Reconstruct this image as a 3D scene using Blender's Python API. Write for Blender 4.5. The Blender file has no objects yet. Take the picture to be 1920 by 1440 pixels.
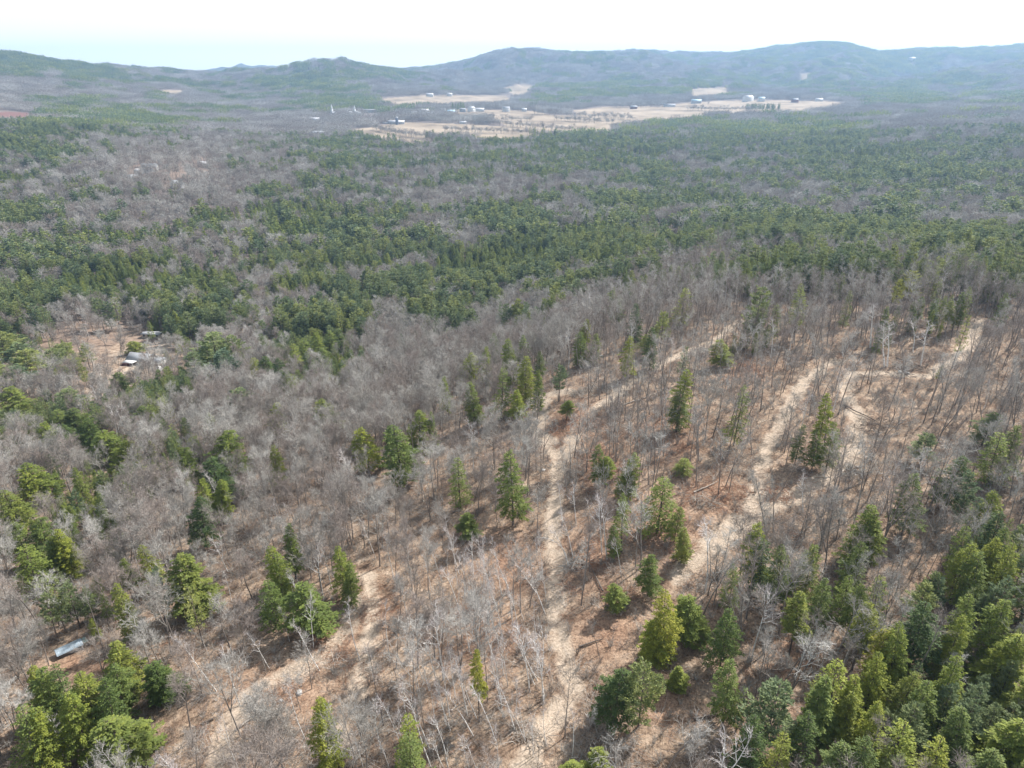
import bpy, math, random
import numpy as np
from mathutils import Vector, Matrix, Quaternion

R = math.radians
sc = bpy.context.scene
col = sc.collection

# ------------------------------------------------------------------ camera
F = 1297.0                      # focal length in photo pixels (photo is 1920 wide)
PITCH = R(24.1)
cam_d = bpy.data.cameras.new('camera')
cam_d.sensor_width = 36.0
cam_d.lens = F / 1920 * 36.0
cam_d.clip_start = 1.0
cam_d.clip_end = 60000.0
cam = bpy.data.objects.new('camera', cam_d)
cam.location = (0, 0, 0)
cam.rotation_euler = (R(90) - PITCH, 0, 0)
col.objects.link(cam)
sc.camera = cam

# ------------------------------------------------------------------ light
SUN_EL, SUN_AZ = R(44), R(50)   # azimuth clockwise from +Y (the view direction)
w = bpy.data.worlds.new('World'); sc.world = w; w.use_nodes = True
nt = w.node_tree
bg = nt.nodes['Background']
sky = nt.nodes.new('ShaderNodeTexSky'); sky.sky_type = 'NISHITA'; sky.sun_disc = False
sky.sun_elevation = SUN_EL; sky.sun_rotation = SUN_AZ
sky.air_density = 1.0; sky.dust_density = 4.0; sky.ozone_density = 1.0
mixc = nt.nodes.new('ShaderNodeMix'); mixc.data_type = 'RGBA'
mixc.inputs['Factor'].default_value = 0.72          # thin bright overcast veil over the blue
tc = nt.nodes.new('ShaderNodeTexCoord'); sx = nt.nodes.new('ShaderNodeSeparateXYZ'); veil = nt.nodes.new('ShaderNodeValToRGB')
nt.links.new(tc.outputs['Generated'], sx.inputs[0]); nt.links.new(sx.outputs['Z'], veil.inputs['Fac'])
ve = veil.color_ramp.elements; ve[0].position = 0.02; ve[0].color = (0.96, 1, 1, 1); ve[1].position = 0.30; ve[1].color = (0.255, 0.285, 0.31, 1)
vm = ve.new(0.10); vm.color = (0.60, 0.66, 0.69, 1)
vs_ = nt.nodes.new('ShaderNodeVectorMath'); vs_.operation = 'SCALE'; vs_.inputs['Scale'].default_value = 20.5   # veil is brightest low over the horizon
nt.links.new(veil.outputs['Color'], vs_.inputs[0]); nt.links.new(vs_.outputs[0], mixc.inputs['B'])
nt.links.new(sky.outputs['Color'], mixc.inputs['A'])
nt.links.new(mixc.outputs['Result'], bg.inputs['Color'])
bg.inputs['Strength'].default_value = 0.075
sun_d = bpy.data.lights.new('sun', 'SUN'); sun_d.energy = 5.0; sun_d.angle = R(1.6)
sun_d.color = (1.0, 0.955, 0.89)
sun = bpy.data.objects.new('sun', sun_d); col.objects.link(sun)
sdir = Vector((math.sin(SUN_AZ) * math.cos(SUN_EL), math.cos(SUN_AZ) * math.cos(SUN_EL), math.sin(SUN_EL)))
sun.rotation_euler = sdir.to_track_quat('Z', 'Y').to_euler()
sun.location = (0, 0, 500)

sc.view_settings.view_transform = 'Standard'
sc.view_settings.look = 'None'
sc.view_settings.exposure = 0.78
sc.view_settings.gamma = 1.0
sc.render.engine = 'CYCLES'
sc.cycles.max_bounces = 4
sc.cycles.diffuse_bounces = 2
sc.cycles.glossy_bounces = 1
sc.cycles.transmission_bounces = 2
sc.cycles.transparent_max_bounces = 4
sc.cycles.volume_bounces = 0
sc.cycles.use_denoising = True
sc.cycles.use_adaptive_sampling = True
sc.cycles.adaptive_threshold = 0.01
sc.cycles.filter_width = 1.5

# ------------------------------------------------------------------ pixel <-> world
CP, SP = math.cos(PITCH), math.sin(PITCH)
def ray(u, v):
    """direction through photo pixel (u, v)"""
    a = (np.asarray(u, float) - 960) / F
    b = (720 - np.asarray(v, float)) / F
    return a, CP + b * SP, -SP + b * CP
def proj(x, y, z):
    d = y * CP - z * SP
    d = np.where(d > 0.1, d, 0.1)
    return 960 + F * x / d, 720 - F * (y * SP + z * CP) / d

def _hash(i, j, s):
    n = (i * 374761393 + j * 668265263 + s * 1442695041) & 0xFFFFFFFF
    n = ((n ^ (n >> 13)) * 1274126177) & 0xFFFFFFFF
    n = n ^ (n >> 16)
    return (n & 0xFFFFFF) / float(0xFFFFFF)
def vnoise(x, y, s=0):
    x = np.asarray(x, float); y = np.asarray(y, float)
    i = np.floor(x).astype(np.int64); j = np.floor(y).astype(np.int64)
    fx = x - i; fy = y - j
    fx = fx * fx * (3 - 2 * fx); fy = fy * fy * (3 - 2 * fy)
    a = _hash(i, j, s); b = _hash(i + 1, j, s); c = _hash(i, j + 1, s); d = _hash(i + 1, j + 1, s)
    return (a * (1 - fx) + b * fx) * (1 - fy) + (c * (1 - fx) + d * fx) * fy
def fbm(x, y, s=0, o=4):
    t = 0; a = 0.5; n = 0
    for k in range(o):
        t = t + a * vnoise(x, y, s + k * 17); n += a
        x = x * 2.03 + 11.3; y = y * 2.03 + 5.7; a *= 0.5
    return t / n - 0.5
def sstep(a, b, x):
    t = np.clip((x - a) / (b - a), 0, 1); return t * t * (3 - 2 * t)

# ------------------------------------------------------------------ terrain control points
CZ = [  # (u, v, ground height under the camera level)
 (0,1440,-98),(480,1440,-94),(960,1440,-91),(1440,1440,-90),(1920,1440,-90),
 (0,1150,-105),(480,1150,-98),(960,1150,-93),(1440,1150,-89),(1920,1150,-87),
 (0,900,-119),(480,900,-108),(960,900,-93),(1440,900,-86),(1920,900,-83),
 (0,760,-133),(290,690,-140),(640,760,-119),(960,760,-96),(1440,760,-85),(1920,760,-80),
 (1650,690,-82),(1400,640,-86),(1920,640,-79),
 (1100,650,-96),(1290,590,-92),(1500,570,-86),(1900,556,-80),
 (960,600,-141),(700,640,-142),(960,500,-149),(960,400,-149),(960,320,-142),
 (100,600,-146),(100,500,-148),(100,400,-138),(100,310,-120),(310,330,-117),(400,500,-150),(500,400,-146),
 (640,330,-140),(100,250,-100),(300,260,-118),
]
CR = [  # (u, v, horizontal distance)
 (1500,500,460),(1900,502,470),(1300,480,520),(1500,420,760),(1900,420,760),(1500,330,1180),(1900,330,1150),
 (1250,330,1200),(1200,270,1600),(1600,250,1800),(1920,250,1700),
 (650,250,1850),(960,235,2000),(1100,212,2450),(900,190,3000),(1500,197,2750),(1300,172,3500),(1900,200,2500),
 (1150,240,2000),(800,215,2350),(750,262,1700),
 (0,205,2300),(150,190,2700),(300,180,3000),(450,185,3200),
 (0,113,4400),(150,130,4700),(250,137,5000),(400,140,5200),(470,140,5200),(530,138,4600),(600,126,4350),(660,122,4250),(715,127,4300),(760,137,4500),(800,136,5200),
 (890,118,5300),(970,97,5400),(1085,107,5600),(1150,102,5600),(1280,102,5600),(1400,111,5700),(1445,96,5850),(1520,83,5900),(1585,87,5950),(1625,104,6100),(1700,95,6300),(1760,102,6500),(1815,111,6900),(1890,98,6900),
 (660,165,3300),(900,168,3700),(1100,160,3800),(1250,135,4600),(1500,150,4200),(1900,160,3800),(1650,130,5000),
 (1950,99,7000),(-60,109,4400),
]
pts = []
for u, v, z in CZ:
    x, y, zz = ray(u, v); k = z / zz
    pts.append((math.atan2(x, y), math.log(math.hypot(x, y) * k), z))
for u, v, r in CR:
    x, y, zz = ray(u, v); k = r / math.hypot(x, y)
    pts.append((math.atan2(x, y), math.log(r), zz * k))
for az in (-40, -20, 0, 20, 40):
    pts.append((R(az), math.log(55.0), -92.0))
    pts.append((R(az), math.log(9500.0), -60.0))
P = np.array(pts)
AS, RS = 2.2, 1.0
def _tps(d2):
    return np.where(d2 > 0, 0.5 * d2 * np.log(np.maximum(d2, 1e-12)), 0)
Q = np.stack([P[:, 0] * AS, P[:, 1] * RS], 1)
n_ = len(Q)
K = _tps(((Q[:, None] - Q[None]) ** 2).sum(-1)) + np.eye(n_) * 0.0008
A_ = np.zeros((n_ + 3, n_ + 3)); A_[:n_, :n_] = K
A_[:n_, n_] = 1; A_[:n_, n_ + 1:] = Q; A_[n_, :n_] = 1; A_[n_ + 1:, :n_] = Q.T
SOL = np.linalg.solve(A_, np.concatenate([P[:, 2], np.zeros(3)]))
# table of the smooth surface over (azimuth, ln r)
TA = np.linspace(R(-56), R(56), 225); TR = np.linspace(math.log(50), math.log(9600), 300)
ga, gr = np.meshgrid(TA, TR, indexing='ij')
q = np.stack([ga.ravel() * AS, gr.ravel() * RS], 1)
val = np.zeros(len(q))
for s in range(0, len(q), 8000):
    b = q[s:s + 8000]
    val[s:s + 8000] = _tps(((b[:, None] - Q[None]) ** 2).sum(-1)) @ SOL[:n_] + SOL[n_] + b @ SOL[n_ + 1:]
TAB = val.reshape(ga.shape)
def height(x, y):
    x = np.asarray(x, float); y = np.asarray(y, float)
    r = np.hypot(x, y); az = np.arctan2(x, y)
    a = (np.clip(az, TA[0], TA[-1]) - TA[0]) / (TA[1] - TA[0])
    b = (np.log(np.clip(r, 50.5, 9590)) - TR[0]) / (TR[1] - TR[0])
    i = np.clip(a.astype(int), 0, len(TA) - 2); j = np.clip(b.astype(int), 0, len(TR) - 2)
    fa = a - i; fb = b - j
    h = (TAB[i, j] * (1 - fa) + TAB[i + 1, j] * fa) * (1 - fb) + (TAB[i, j + 1] * (1 - fa) + TAB[i + 1, j + 1] * fa) * fb
    h = h + (-92 - h) * (1 - sstep(40, 75, r))
    h = h + (-120 - h) * sstep(R(60), R(110), np.abs(az)) * sstep(100, 600, r)
    h = h + (-190 - h) * sstep(7300, 8000, r)
    far = sstep(2600, 4200, r)
    h = h + fbm(x / 9, y / 9, 3, 3) * 1.1 * (1 - sstep(400, 1500, r))
    h = h + fbm(x / 60, y / 60, 5, 3) * 5 * (1 - 0.5 * sstep(60, 300, r) * 0) * sstep(120, 400, r) * (1 - far)
    rg = 1 - 2 * np.abs(fbm(x / 620, y / 620, 9, 4))
    h = h + far * (1 - 0.5 * sstep(4900, 5500, r)) * (rg - 0.84) * np.clip(h + 160, 0, 300) * 0.85
    h = h + far * fbm(x / 190, y / 190, 12, 3) * (34 - 22 * sstep(4900, 5500, r))
    return h
def ground_at(u, v):
    """world point where the ray through a photo pixel meets the ground"""
    x, y, z = ray(u, v); hr = math.hypot(x, y)
    rr = np.exp(np.linspace(math.log(50), math.log(9000), 2500))
    k = rr / hr
    f = z * k - height(x * k, y * k)
    i = int(np.argmax(f < 0))
    if f[i] >= 0: i = len(f) - 1
    k0, k1 = k[max(i - 1, 0)], k[i]
    for _ in range(12):
        m = 0.5 * (k0 + k1)
        if z * m < height(x * m, y * m): k1 = m
        else: k0 = m
    return Vector((x * k1, y * k1, float(height(x * k1, y * k1))))

# ------------------------------------------------------------------ tracks, clearings, fields
def inpoly(u, v, poly):
    c = np.zeros(np.shape(u), bool)
    n = len(poly)
    for i in range(n):
        x0, y0 = poly[i]; x1, y1 = poly[(i + 1) % n]
        if y0 == y1: continue
        t = ((y0 > v) != (y1 > v)) & (u < (x1 - x0) * (v - y0) / (y1 - y0) + x0)
        c ^= t
    return c
TRACKS = [  # photo polyline on the ground, half width in metres
 ([(985,1440),(1010,1380),(1045,1335),(1078,1300),(1062,1260),(1047,1190),(1042,1110),(1041,1030),(1037,960),(1047,900),(1046,860),(1030,832)], 1.25),
 ([(1030,832),(1006,805),(1012,768),(1022,742),(1060,735)], 2.0),
 ([(1050,870),(1085,800),(1112,772),(1160,735),(1215,695),(1270,668),(1340,640),(1392,600)], 1.4),
 ([(1270,1085),(1290,1060),(1340,1010),(1400,960),(1420,925),(1430,860),(1470,780),(1510,712),(1570,675)], 1.3),
 ([(1330,1025),(1420,965),(1540,900),(1600,850)], 1.6),
 ([(1600,850),(1610,790),(1585,730),(1600,700),(1660,700),(1740,705),(1800,672),(1822,640),(1835,600)], 1.5),
 ([(395,1440),(425,1370),(470,1300),(540,1262),(600,1235),(650,1180),(668,1120)], 1.4),
 ([(610,1440),(640,1370),(668,1300),(690,1220),(700,1150),(690,1080)], 0.9),
 ([(150,760),(200,712),(250,690),(300,665),(310,640)], 2.6),
]
TR_W = []
for poly, hw in TRACKS:
    g = [ground_at(u, v) for u, v in poly]
    TR_W.append((np.array([(p.x, p.y) for p in g]), hw))
def track_dist(x, y):
    """signed distance to the nearest track edge (negative inside)"""
    best = np.full(np.shape(x), 1e9)
    for pl, hw in TR_W:
        for a, b in zip(pl[:-1], pl[1:]):
            d = b - a; L2 = (d ** 2).sum()
            t = np.clip(((x - a[0]) * d[0] + (y - a[1]) * d[1]) / L2, 0, 1)
            dd = np.hypot(x - a[0] - t * d[0], y - a[1] - t * d[1]) - hw
            best = np.minimum(best, dd)
    return best
FIELDS = [
 [(655,243),(700,238),(790,258),(830,272),(770,280),(690,262)],
 [(705,236),(760,229),(880,233),(960,238),(1010,246),(1060,258),(960,264),(830,258),(740,246)],
 [(925,223),(1000,214),(1090,218),(1150,230),(1140,246),(1060,249),(965,236)],
 [(1075,207),(1140,200),(1250,200),(1345,209),(1300,219),(1180,228),(1090,217)],
 [(1195,197),(1290,192),(1400,187),(1560,190),(1600,196),(1500,208),(1300,208)],
 [(715,185),(790,179),(950,179),(960,188),(740,194)],
 [(940,165),(980,157),(1003,162),(975,176)],
 [(1288,168),(1360,163),(1368,174),(1305,178)],
 [(1500,138),(1518,137),(1518,145),(1502,145)],
 [(304,169),(340,169),(340,172),(306,172)],
 [(855,205),(1000,208),(1060,213),(1000,216),(860,214)],
]
FIELDS = [[(a_, b_ + (8 if b_ > sum(q_[1] for q_ in pl_) / len(pl_) else 0)) for a_, b_ in pl_] for pl_ in FIELDS]
BOG = [(-30,209),(55,211),(60,234),(-30,232)]
YARD = [(175,670),(230,640),(280,648),(305,690),(280,730),(215,750),(160,735)]
UPPER_YARD = [(190,292),(290,283),(400,296),(430,330),(330,360),(240,345)]
SMALL = [(1212,440),(1240,430),(1285,445),(1280,470),(1225,475)]
def area_masks(x, y, z):
    u, v = proj(x, y, z)
    near = (y > 0)
    fld = np.zeros(np.shape(x), bool)
    for p in FIELDS: fld |= inpoly(u, v, p)
    r = np.hypot(x, y)
    fld &= near & (r > 1200)
    return u, v, fld, inpoly(u, v, BOG) & (r > 1200), inpoly(u, v, YARD) & near & (r < 900), inpoly(u, v, UPPER_YARD) & near & (r > 700), inpoly(u, v, SMALL) & near

# ------------------------------------------------------------------ materials
def mat(name):
    m = bpy.data.materials.new(name); m.use_nodes = True
    t = m.node_tree; b = t.nodes['Principled BSDF']
    b.inputs['Specular IOR Level'].default_value = 0.15
    return m, t, b
def ramp(t, stops, src=None):
    r = t.nodes.new('ShaderNodeValToRGB')
    e = r.color_ramp.elements
    while len(e) < len(stops): e.new(0.5)
    for k, (p, c) in enumerate(stops): e[k].position = p; e[k].color = (*c, 1)
    if src is not None: t.links.new(src, r.inputs['Fac'])
    return r
def noise(t, scale, detail=4, rough=0.6, vec=None, d='3D'):
    n = t.nodes.new('ShaderNodeTexNoise'); n.inputs['Scale'].default_value = scale
    n.inputs['Detail'].default_value = detail; n.inputs['Roughness'].default_value = rough
    if vec is not None: t.links.new(vec, n.inputs['Vector'])
    return n
def mixn(t, fac, a, b, mode='MIX'):
    m = t.nodes.new('ShaderNodeMix'); m.data_type = 'RGBA'; m.blend_type = mode
    for inp, val in (('Factor', fac), ('A', a), ('B', b)):
        if isinstance(val, (int, float)): m.inputs[inp].default_value = val
        elif isinstance(val, tuple): m.inputs[inp].default_value = (*val, 1)
        else: t.links.new(val, m.inputs[inp])
    return m.outputs['Result']
def attr(t, name):
    a = t.nodes.new('ShaderNodeAttribute'); a.attribute_name = name; return a
def mathn(t, op, a, b=None):
    m = t.nodes.new('ShaderNodeMath'); m.operation = op
    for k, val in enumerate((a, b)):
        if val is None: continue
        if isinstance(val, (int, float)): m.inputs[k].default_value = val
        else: t.links.new(val, m.inputs[k])
    return m.outputs[0]

def ground_material():
    m, t, b = mat('leaf_litter_and_soil')
    geo = t.nodes.new('ShaderNodeNewGeometry'); pos = geo.outputs['Position']
    n_big = noise(t, 0.035, 5, 0.6, pos)
    n_mid = noise(t, 0.28, 5, 0.65, pos)
    n_fine = noise(t, 2.2, 4, 0.75, pos)
    n_sp = noise(t, 6.0, 2, 0.7, pos)
    litter = ramp(t, [(0.30, (0.12, 0.08, 0.055)), (0.43, (0.225, 0.155, 0.11)), (0.54, (0.32, 0.235, 0.17)), (0.72, (0.45, 0.355, 0.275))], n_mid.outputs['Fac'])
    fine = ramp(t, [(0.32, (0.36, 0.33, 0.31)), (0.5, (1.0, 1.0, 1.0)), (0.68, (1.45, 1.43, 1.4))], n_fine.outputs['Fac'])
    c = mixn(t, 1.0, litter.outputs['Color'], fine.outputs['Color'], 'MULTIPLY')
    rust = ramp(t, [(0.50, (0, 0, 0)), (0.66, (1, 1, 1))], n_big.outputs['Fac'])
    rc = mixn(t, 1.0, mixn(t, n_mid.outputs['Fac'], (0.22, 0.125, 0.08), (0.43, 0.29, 0.205)), fine.outputs['Color'], 'MULTIPLY')
    red = attr(t, 'rust')
    rf = mathn(t, 'MINIMUM', mathn(t, 'ADD', mathn(t, 'MULTIPLY', rust.outputs['Color'], 0.25), red.outputs['Fac']), 1.0)
    c = mixn(t, rf, c, rc)
    # worn track
    tr = ramp(t, [(0.3, (0.32, 0.25, 0.19)), (0.5, (0.48, 0.39, 0.305)), (0.75, (0.60, 0.50, 0.41))], n_fine.outputs['Fac'])
    da = attr(t, 'dirt')
    dn = mathn(t, 'ADD', da.outputs['Fac'], mathn(t, 'MULTIPLY', mathn(t, 'SUBTRACT', n_mid.outputs['Fac'], 0.5), 1.3))
    dr = ramp(t, [(0.35, (0, 0, 0)), (0.75, (0.9, 0.9, 0.9))], dn)
    c = mixn(t, dr.outputs['Color'], c, tr.outputs['Color'])
    spk = ramp(t, [(0.0, (0, 0, 0)), (0.70, (0, 0, 0)), (0.76, (1, 1, 1))], n_sp.outputs['Fac'])
    c = mixn(t, mathn(t, 'MULTIPLY', spk.outputs['Color'], 0.35), c, (0.62, 0.57, 0.52))
    # far forest floor
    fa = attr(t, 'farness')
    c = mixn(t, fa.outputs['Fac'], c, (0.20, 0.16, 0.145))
    # hay fields
    nf = noise(t, 0.012, 4, 0.6, pos)
    fr = ramp(t, [(0.35, (0.22, 0.17, 0.125)), (0.5, (0.34, 0.27, 0.20)), (0.65, (0.43, 0.345, 0.26))], nf.outputs['Fac'])
    fd = attr(t, 'field')
    c = mixn(t, fd.outputs['Fac'], c, fr.outputs['Color'])
    bo = attr(t, 'bog')
    c = mixn(t, bo.outputs['Fac'], c, (0.20, 0.105, 0.09))
    t.links.new(c, b.inputs['Base Color'])
    b.inputs['Roughness'].default_value = 0.95
    bump = t.nodes.new('ShaderNodeBump'); bump.inputs['Strength'].default_value = 0.9; bump.inputs['Distance'].default_value = 0.25
    t.links.new(n_fine.outputs['Fac'], bump.inputs['Height']); t.links.new(bump.outputs['Normal'], b.inputs['Normal'])
    return m
def bark_material(name, c0, c1, spot=None, mid=()):
    m, t, b = mat(name)
    oi = t.nodes.new('ShaderNodeObjectInfo')
    rr = ramp(t, [(0.0, c0)] + list(mid) + [(1.0, c1)], oi.outputs['Random'])
    geo = t.nodes.new('ShaderNodeNewGeometry')
    n = noise(t, 1.7, 3, 0.7, geo.outputs['Position'])
    v = ramp(t, [(0.3, (0.68, 0.68, 0.68)), (0.7, (1.25, 1.25, 1.25))], n.outputs['Fac'])
    c = mixn(t, 1.0, rr.outputs['Color'], v.outputs['Color'], 'MULTIPLY')
    if spot:
        w2 = noise(t, 3.3, 1, 0.5, geo.outputs['Position'])
        s = ramp(t, [(0.60, (0, 0, 0)), (0.64, (1, 1, 1))], w2.outputs['Fac'])
        c = mixn(t, s.outputs['Color'], c, spot)
    t.links.new(c, b.inputs['Base Color']); b.inputs['Roughness'].default_value = 0.85
    return m
def leaf_material(name, c0, c1, c2, trans=0.34):
    m, t, b = mat(name)
    oi = t.nodes.new('ShaderNodeObjectInfo')
    fv = attr(t, 'tone')
    a = ramp(t, [(0.0, c0), (0.5, c1), (1.0, c2)], oi.outputs['Random'])
    s = ramp(t, [(0.0, (0.62, 0.68, 0.66)), (0.5, (1, 1, 1)), (1.0, (1.5, 1.38, 1.05))], fv.outputs['Fac'])
    c = mixn(t, 1.0, a.outputs['Color'], s.outputs['Color'], 'MULTIPLY')
    c = mixn(t, 1.0, c, oi.outputs['Color'], 'MULTIPLY')
    t.links.new(c, b.inputs['Base Color']); b.inputs['Roughness'].default_value = 0.6
    tr = t.nodes.new('ShaderNodeBsdfTranslucent'); t.links.new(c, tr.inputs['Color'])
    mx = t.nodes.new('ShaderNodeMixShader'); mx.inputs['Fac'].default_value = trans
    out = t.nodes['Material Output']
    t.links.new(b.outputs[0], mx.inputs[1]); t.links.new(tr.outputs[0], mx.inputs[2]); t.links.new(mx.outputs[0], out.inputs['Surface'])
    return m
def plain(name, c, rough=0.7, var=0.25, metal=0.0, scale=1.5):
    m, t, b = mat(name)
    geo = t.nodes.new('ShaderNodeNewGeometry')
    n = noise(t, scale, 4, 0.65, geo.outputs['Position'])
    lo = tuple(x * (1 - var) for x in c); hi = tuple(min(x * (1 + var), 0.9) for x in c)
    r = ramp(t, [(0.3, lo), (0.7, hi)], n.outputs['Fac'])
    t.links.new(r.outputs['Color'], b.inputs['Base Color']); b.inputs['Roughness'].default_value = rough
    b.inputs['Metallic'].default_value = metal
    return m
M = {}
M['ground'] = ground_material()
M['bark'] = bark_material('grey_bark', (0.19, 0.165, 0.15), (0.30, 0.265, 0.24))
M['twig'] = bark_material('pale_twigs', (0.27, 0.235, 0.21), (0.58, 0.555, 0.52), mid=[(0.22, (0.35, 0.295, 0.265)), (0.5, (0.37, 0.35, 0.32)), (0.75, (0.44, 0.415, 0.385))])
M['birch'] = bark_material('white_birch_bark', (0.76, 0.74, 0.71), (0.86, 0.84, 0.82), spot=(0.25, 0.22, 0.2))
M['birch_twig'] = bark_material('birch_twigs', (0.50, 0.44, 0.43), (0.62, 0.56, 0.55))
M['cbark'] = bark_material('conifer_bark', (0.10, 0.08, 0.068), (0.17, 0.14, 0.125))
M['hemlock'] = leaf_material('hemlock_needles', (0.15, 0.20, 0.075), (0.205, 0.255, 0.07), (0.27, 0.305, 0.07))
M['pine'] = leaf_material('pine_needles', (0.17, 0.23, 0.13), (0.235, 0.285, 0.135), (0.31, 0.345, 0.12))
M['log'] = plain('fallen_wood', (0.42, 0.37, 0.32), var=0.3)
M['darklog'] = plain('damp_fallen_wood', (0.16, 0.13, 0.11), var=0.3)
M['cutwood'] = plain('fresh_cut_wood', (0.66, 0.55, 0.42), var=0.15)
M['rock'] = plain('pale_rock', (0.50, 0.48, 0.46), var=0.2)
M['rustbrush'] = bark_material('rusty_slash', (0.30, 0.16, 0.10), (0.42, 0.24, 0.16))

# ------------------------------------------------------------------ mesh helpers
def mesh_np(name, V, T, mats, mi=None, attrs=None, smooth=False):
    """V (n,3), T list of arrays of triangles or quads"""
    me = bpy.data.meshes.new(name)
    V = np.asarray(V, np.float32)
    Ts = T if isinstance(T, list) else [T]
    Ts = [np.asarray(a, np.int32) for a in Ts if len(a)]
    loops = np.concatenate([a.ravel() for a in Ts])
    tot = np.concatenate([np.full(len(a), a.shape[1], np.int32) for a in Ts])
    start = np.concatenate([[0], np.cumsum(tot)[:-1]]).astype(np.int32)
    me.vertices.add(len(V)); me.vertices.foreach_set('co', V.ravel())
    me.loops.add(len(loops)); me.loops.foreach_set('vertex_index', loops)
    me.polygons.add(len(tot)); me.polygons.foreach_set('loop_start', start)
    try: me.polygons.foreach_set('loop_total', tot)
    except Exception: pass
    for m in mats: me.materials.append(m)
    if mi is not None: me.polygons.foreach_set('material_index', np.asarray(mi, np.int32))
    if smooth: me.polygons.foreach_set('use_smooth', np.ones(len(tot), bool))
    if attrs:
        for k, (dom, arr) in attrs.items():
            a = me.attributes.new(k, 'FLOAT', dom); a.data.foreach_set('value', np.asarray(arr, np.float32))
    me.update(calc_edges=True); me.validate()
    return me
def link(name, me, parent=None):
    o = bpy.data.objects.new(name, me); col.objects.link(o)
    if parent: o.parent = parent
    return o
def tag(o, label=None, cat=None, group=None, kind=None):
    if label: o['label'] = label
    if cat: o['category'] = cat
    if group: o['group'] = group
    if kind: o['kind'] = kind
    return o
def empty(name, loc, rz=0):
    o = bpy.data.objects.new(name, None); o.empty_display_size = 0.5
    o.location = loc; o.rotation_euler = (0, 0, rz); col.objects.link(o); return o

class MB:
    """collects tubes, boxes and thin blades"""
    def __init__(s): s.v = []; s.q = []; s.t = []; s.n = 0
    def add(s, V, Qd=None, Tr=None):
        V = np.asarray(V, float)
        if Qd is not None and len(Qd): s.q.append(np.asarray(Qd) + s.n)
        if Tr is not None and len(Tr): s.t.append(np.asarray(Tr) + s.n)
        s.v.append(V); s.n += len(V)
    def tube(s, pts, rad, sides=5):
        pts = np.asarray(pts, float); n = len(pts)
        d = np.gradient(pts, axis=0); d /= np.linalg.norm(d, axis=1)[:, None] + 1e-9
        ref = np.array([0.31, 0.17, 0.93]) if abs(d[0][2]) < 0.8 else np.array([1.0, 0.1, 0.0])
        a = np.cross(d, ref); a /= np.linalg.norm(a, axis=1)[:, None] + 1e-9
        b = np.cross(d, a)
        th = np.arange(sides) * 2 * math.pi / sides
        V = pts[:, None] + np.asarray(rad)[:, None, None] * (np.cos(th)[None, :, None] * a[:, None] + np.sin(th)[None, :, None] * b[:, None])
        i = np.arange(n - 1)[:, None] * sides; k = np.arange(sides)[None]
        k2 = (k + 1) % sides
        Qd = np.stack([i + k, i + k2, i + sides + k2, i + sides + k], -1).reshape(-1, 4)
        s.add(V.reshape(-1, 3), Qd)
    def blades(s, p0, p1, w, rng):
        """thin pointed triangles from p0 to p1"""
        p0 = np.asarray(p0); p1 = np.asarray(p1); n = len(p0)
        if n == 0: return
        d = p1 - p0
        r = rng.normal(size=(n, 3)); a = np.cross(d, r); a /= np.linalg.norm(a, axis=1)[:, None] + 1e-9
        a = a * (np.asarray(w) / 2).reshape(-1, 1)
        V = np.stack([p0 - a, p0 + a, p1], 1).reshape(-1, 3)
        s.add(V, None, np.arange(3 * n).reshape(-1, 3))
    def box(s, cx, cy, z0, sx, sy, sz, rz=0):
        c, sn = math.cos(rz), math.sin(rz)
        V = []
        for dz in (0, sz):
            for dx, dy in ((-1, -1), (1, -1), (1, 1), (-1, 1)):
                X, Y = dx * sx / 2, dy * sy / 2
                V.append((cx + X * c - Y * sn, cy + X * sn + Y * c, z0 + dz))
        s.add(V, [(3, 2, 1, 0), (4, 5, 6, 7), (0, 1, 5, 4), (1, 2, 6, 5), (2, 3, 7, 6), (3, 0, 4, 7)])
    def mesh(s, name, m, attrs=None, smooth=False):
        V = np.concatenate(s.v); T = []
        if s.q: T.append(np.concatenate(s.q))
        if s.t: T.append(np.concatenate(s.t))
        return mesh_np(name, V, T, [m], attrs=attrs, smooth=smooth)

def nrm(a): return a / (np.linalg.norm(a, axis=-1, keepdims=True) + 1e-9)
def grow(rng, p, d, L, n, up=0.12, wob=0.12):
    pts = [np.array(p, float)]; d = np.array(d, float); d /= np.linalg.norm(d)
    for _ in range(n):
        d = d + rng.normal(size=3) * wob + np.array([0, 0, up]); d /= np.linalg.norm(d)
        pts.append(pts[-1] + d * L / n)
    return np.array(pts)
def on(path, t):
    n = len(path) - 1; x = np.clip(t, 0, 0.999) * n; i = int(x); f = x - i
    p = path[i] * (1 - f) + path[i + 1] * f
    return p, nrm(path[i + 1] - path[i])
def side(rng, d, ang):
    r = rng.normal(size=3); a = nrm(np.cross(d, r))
    return nrm(d * math.cos(ang) + a * math.sin(ang))

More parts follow.
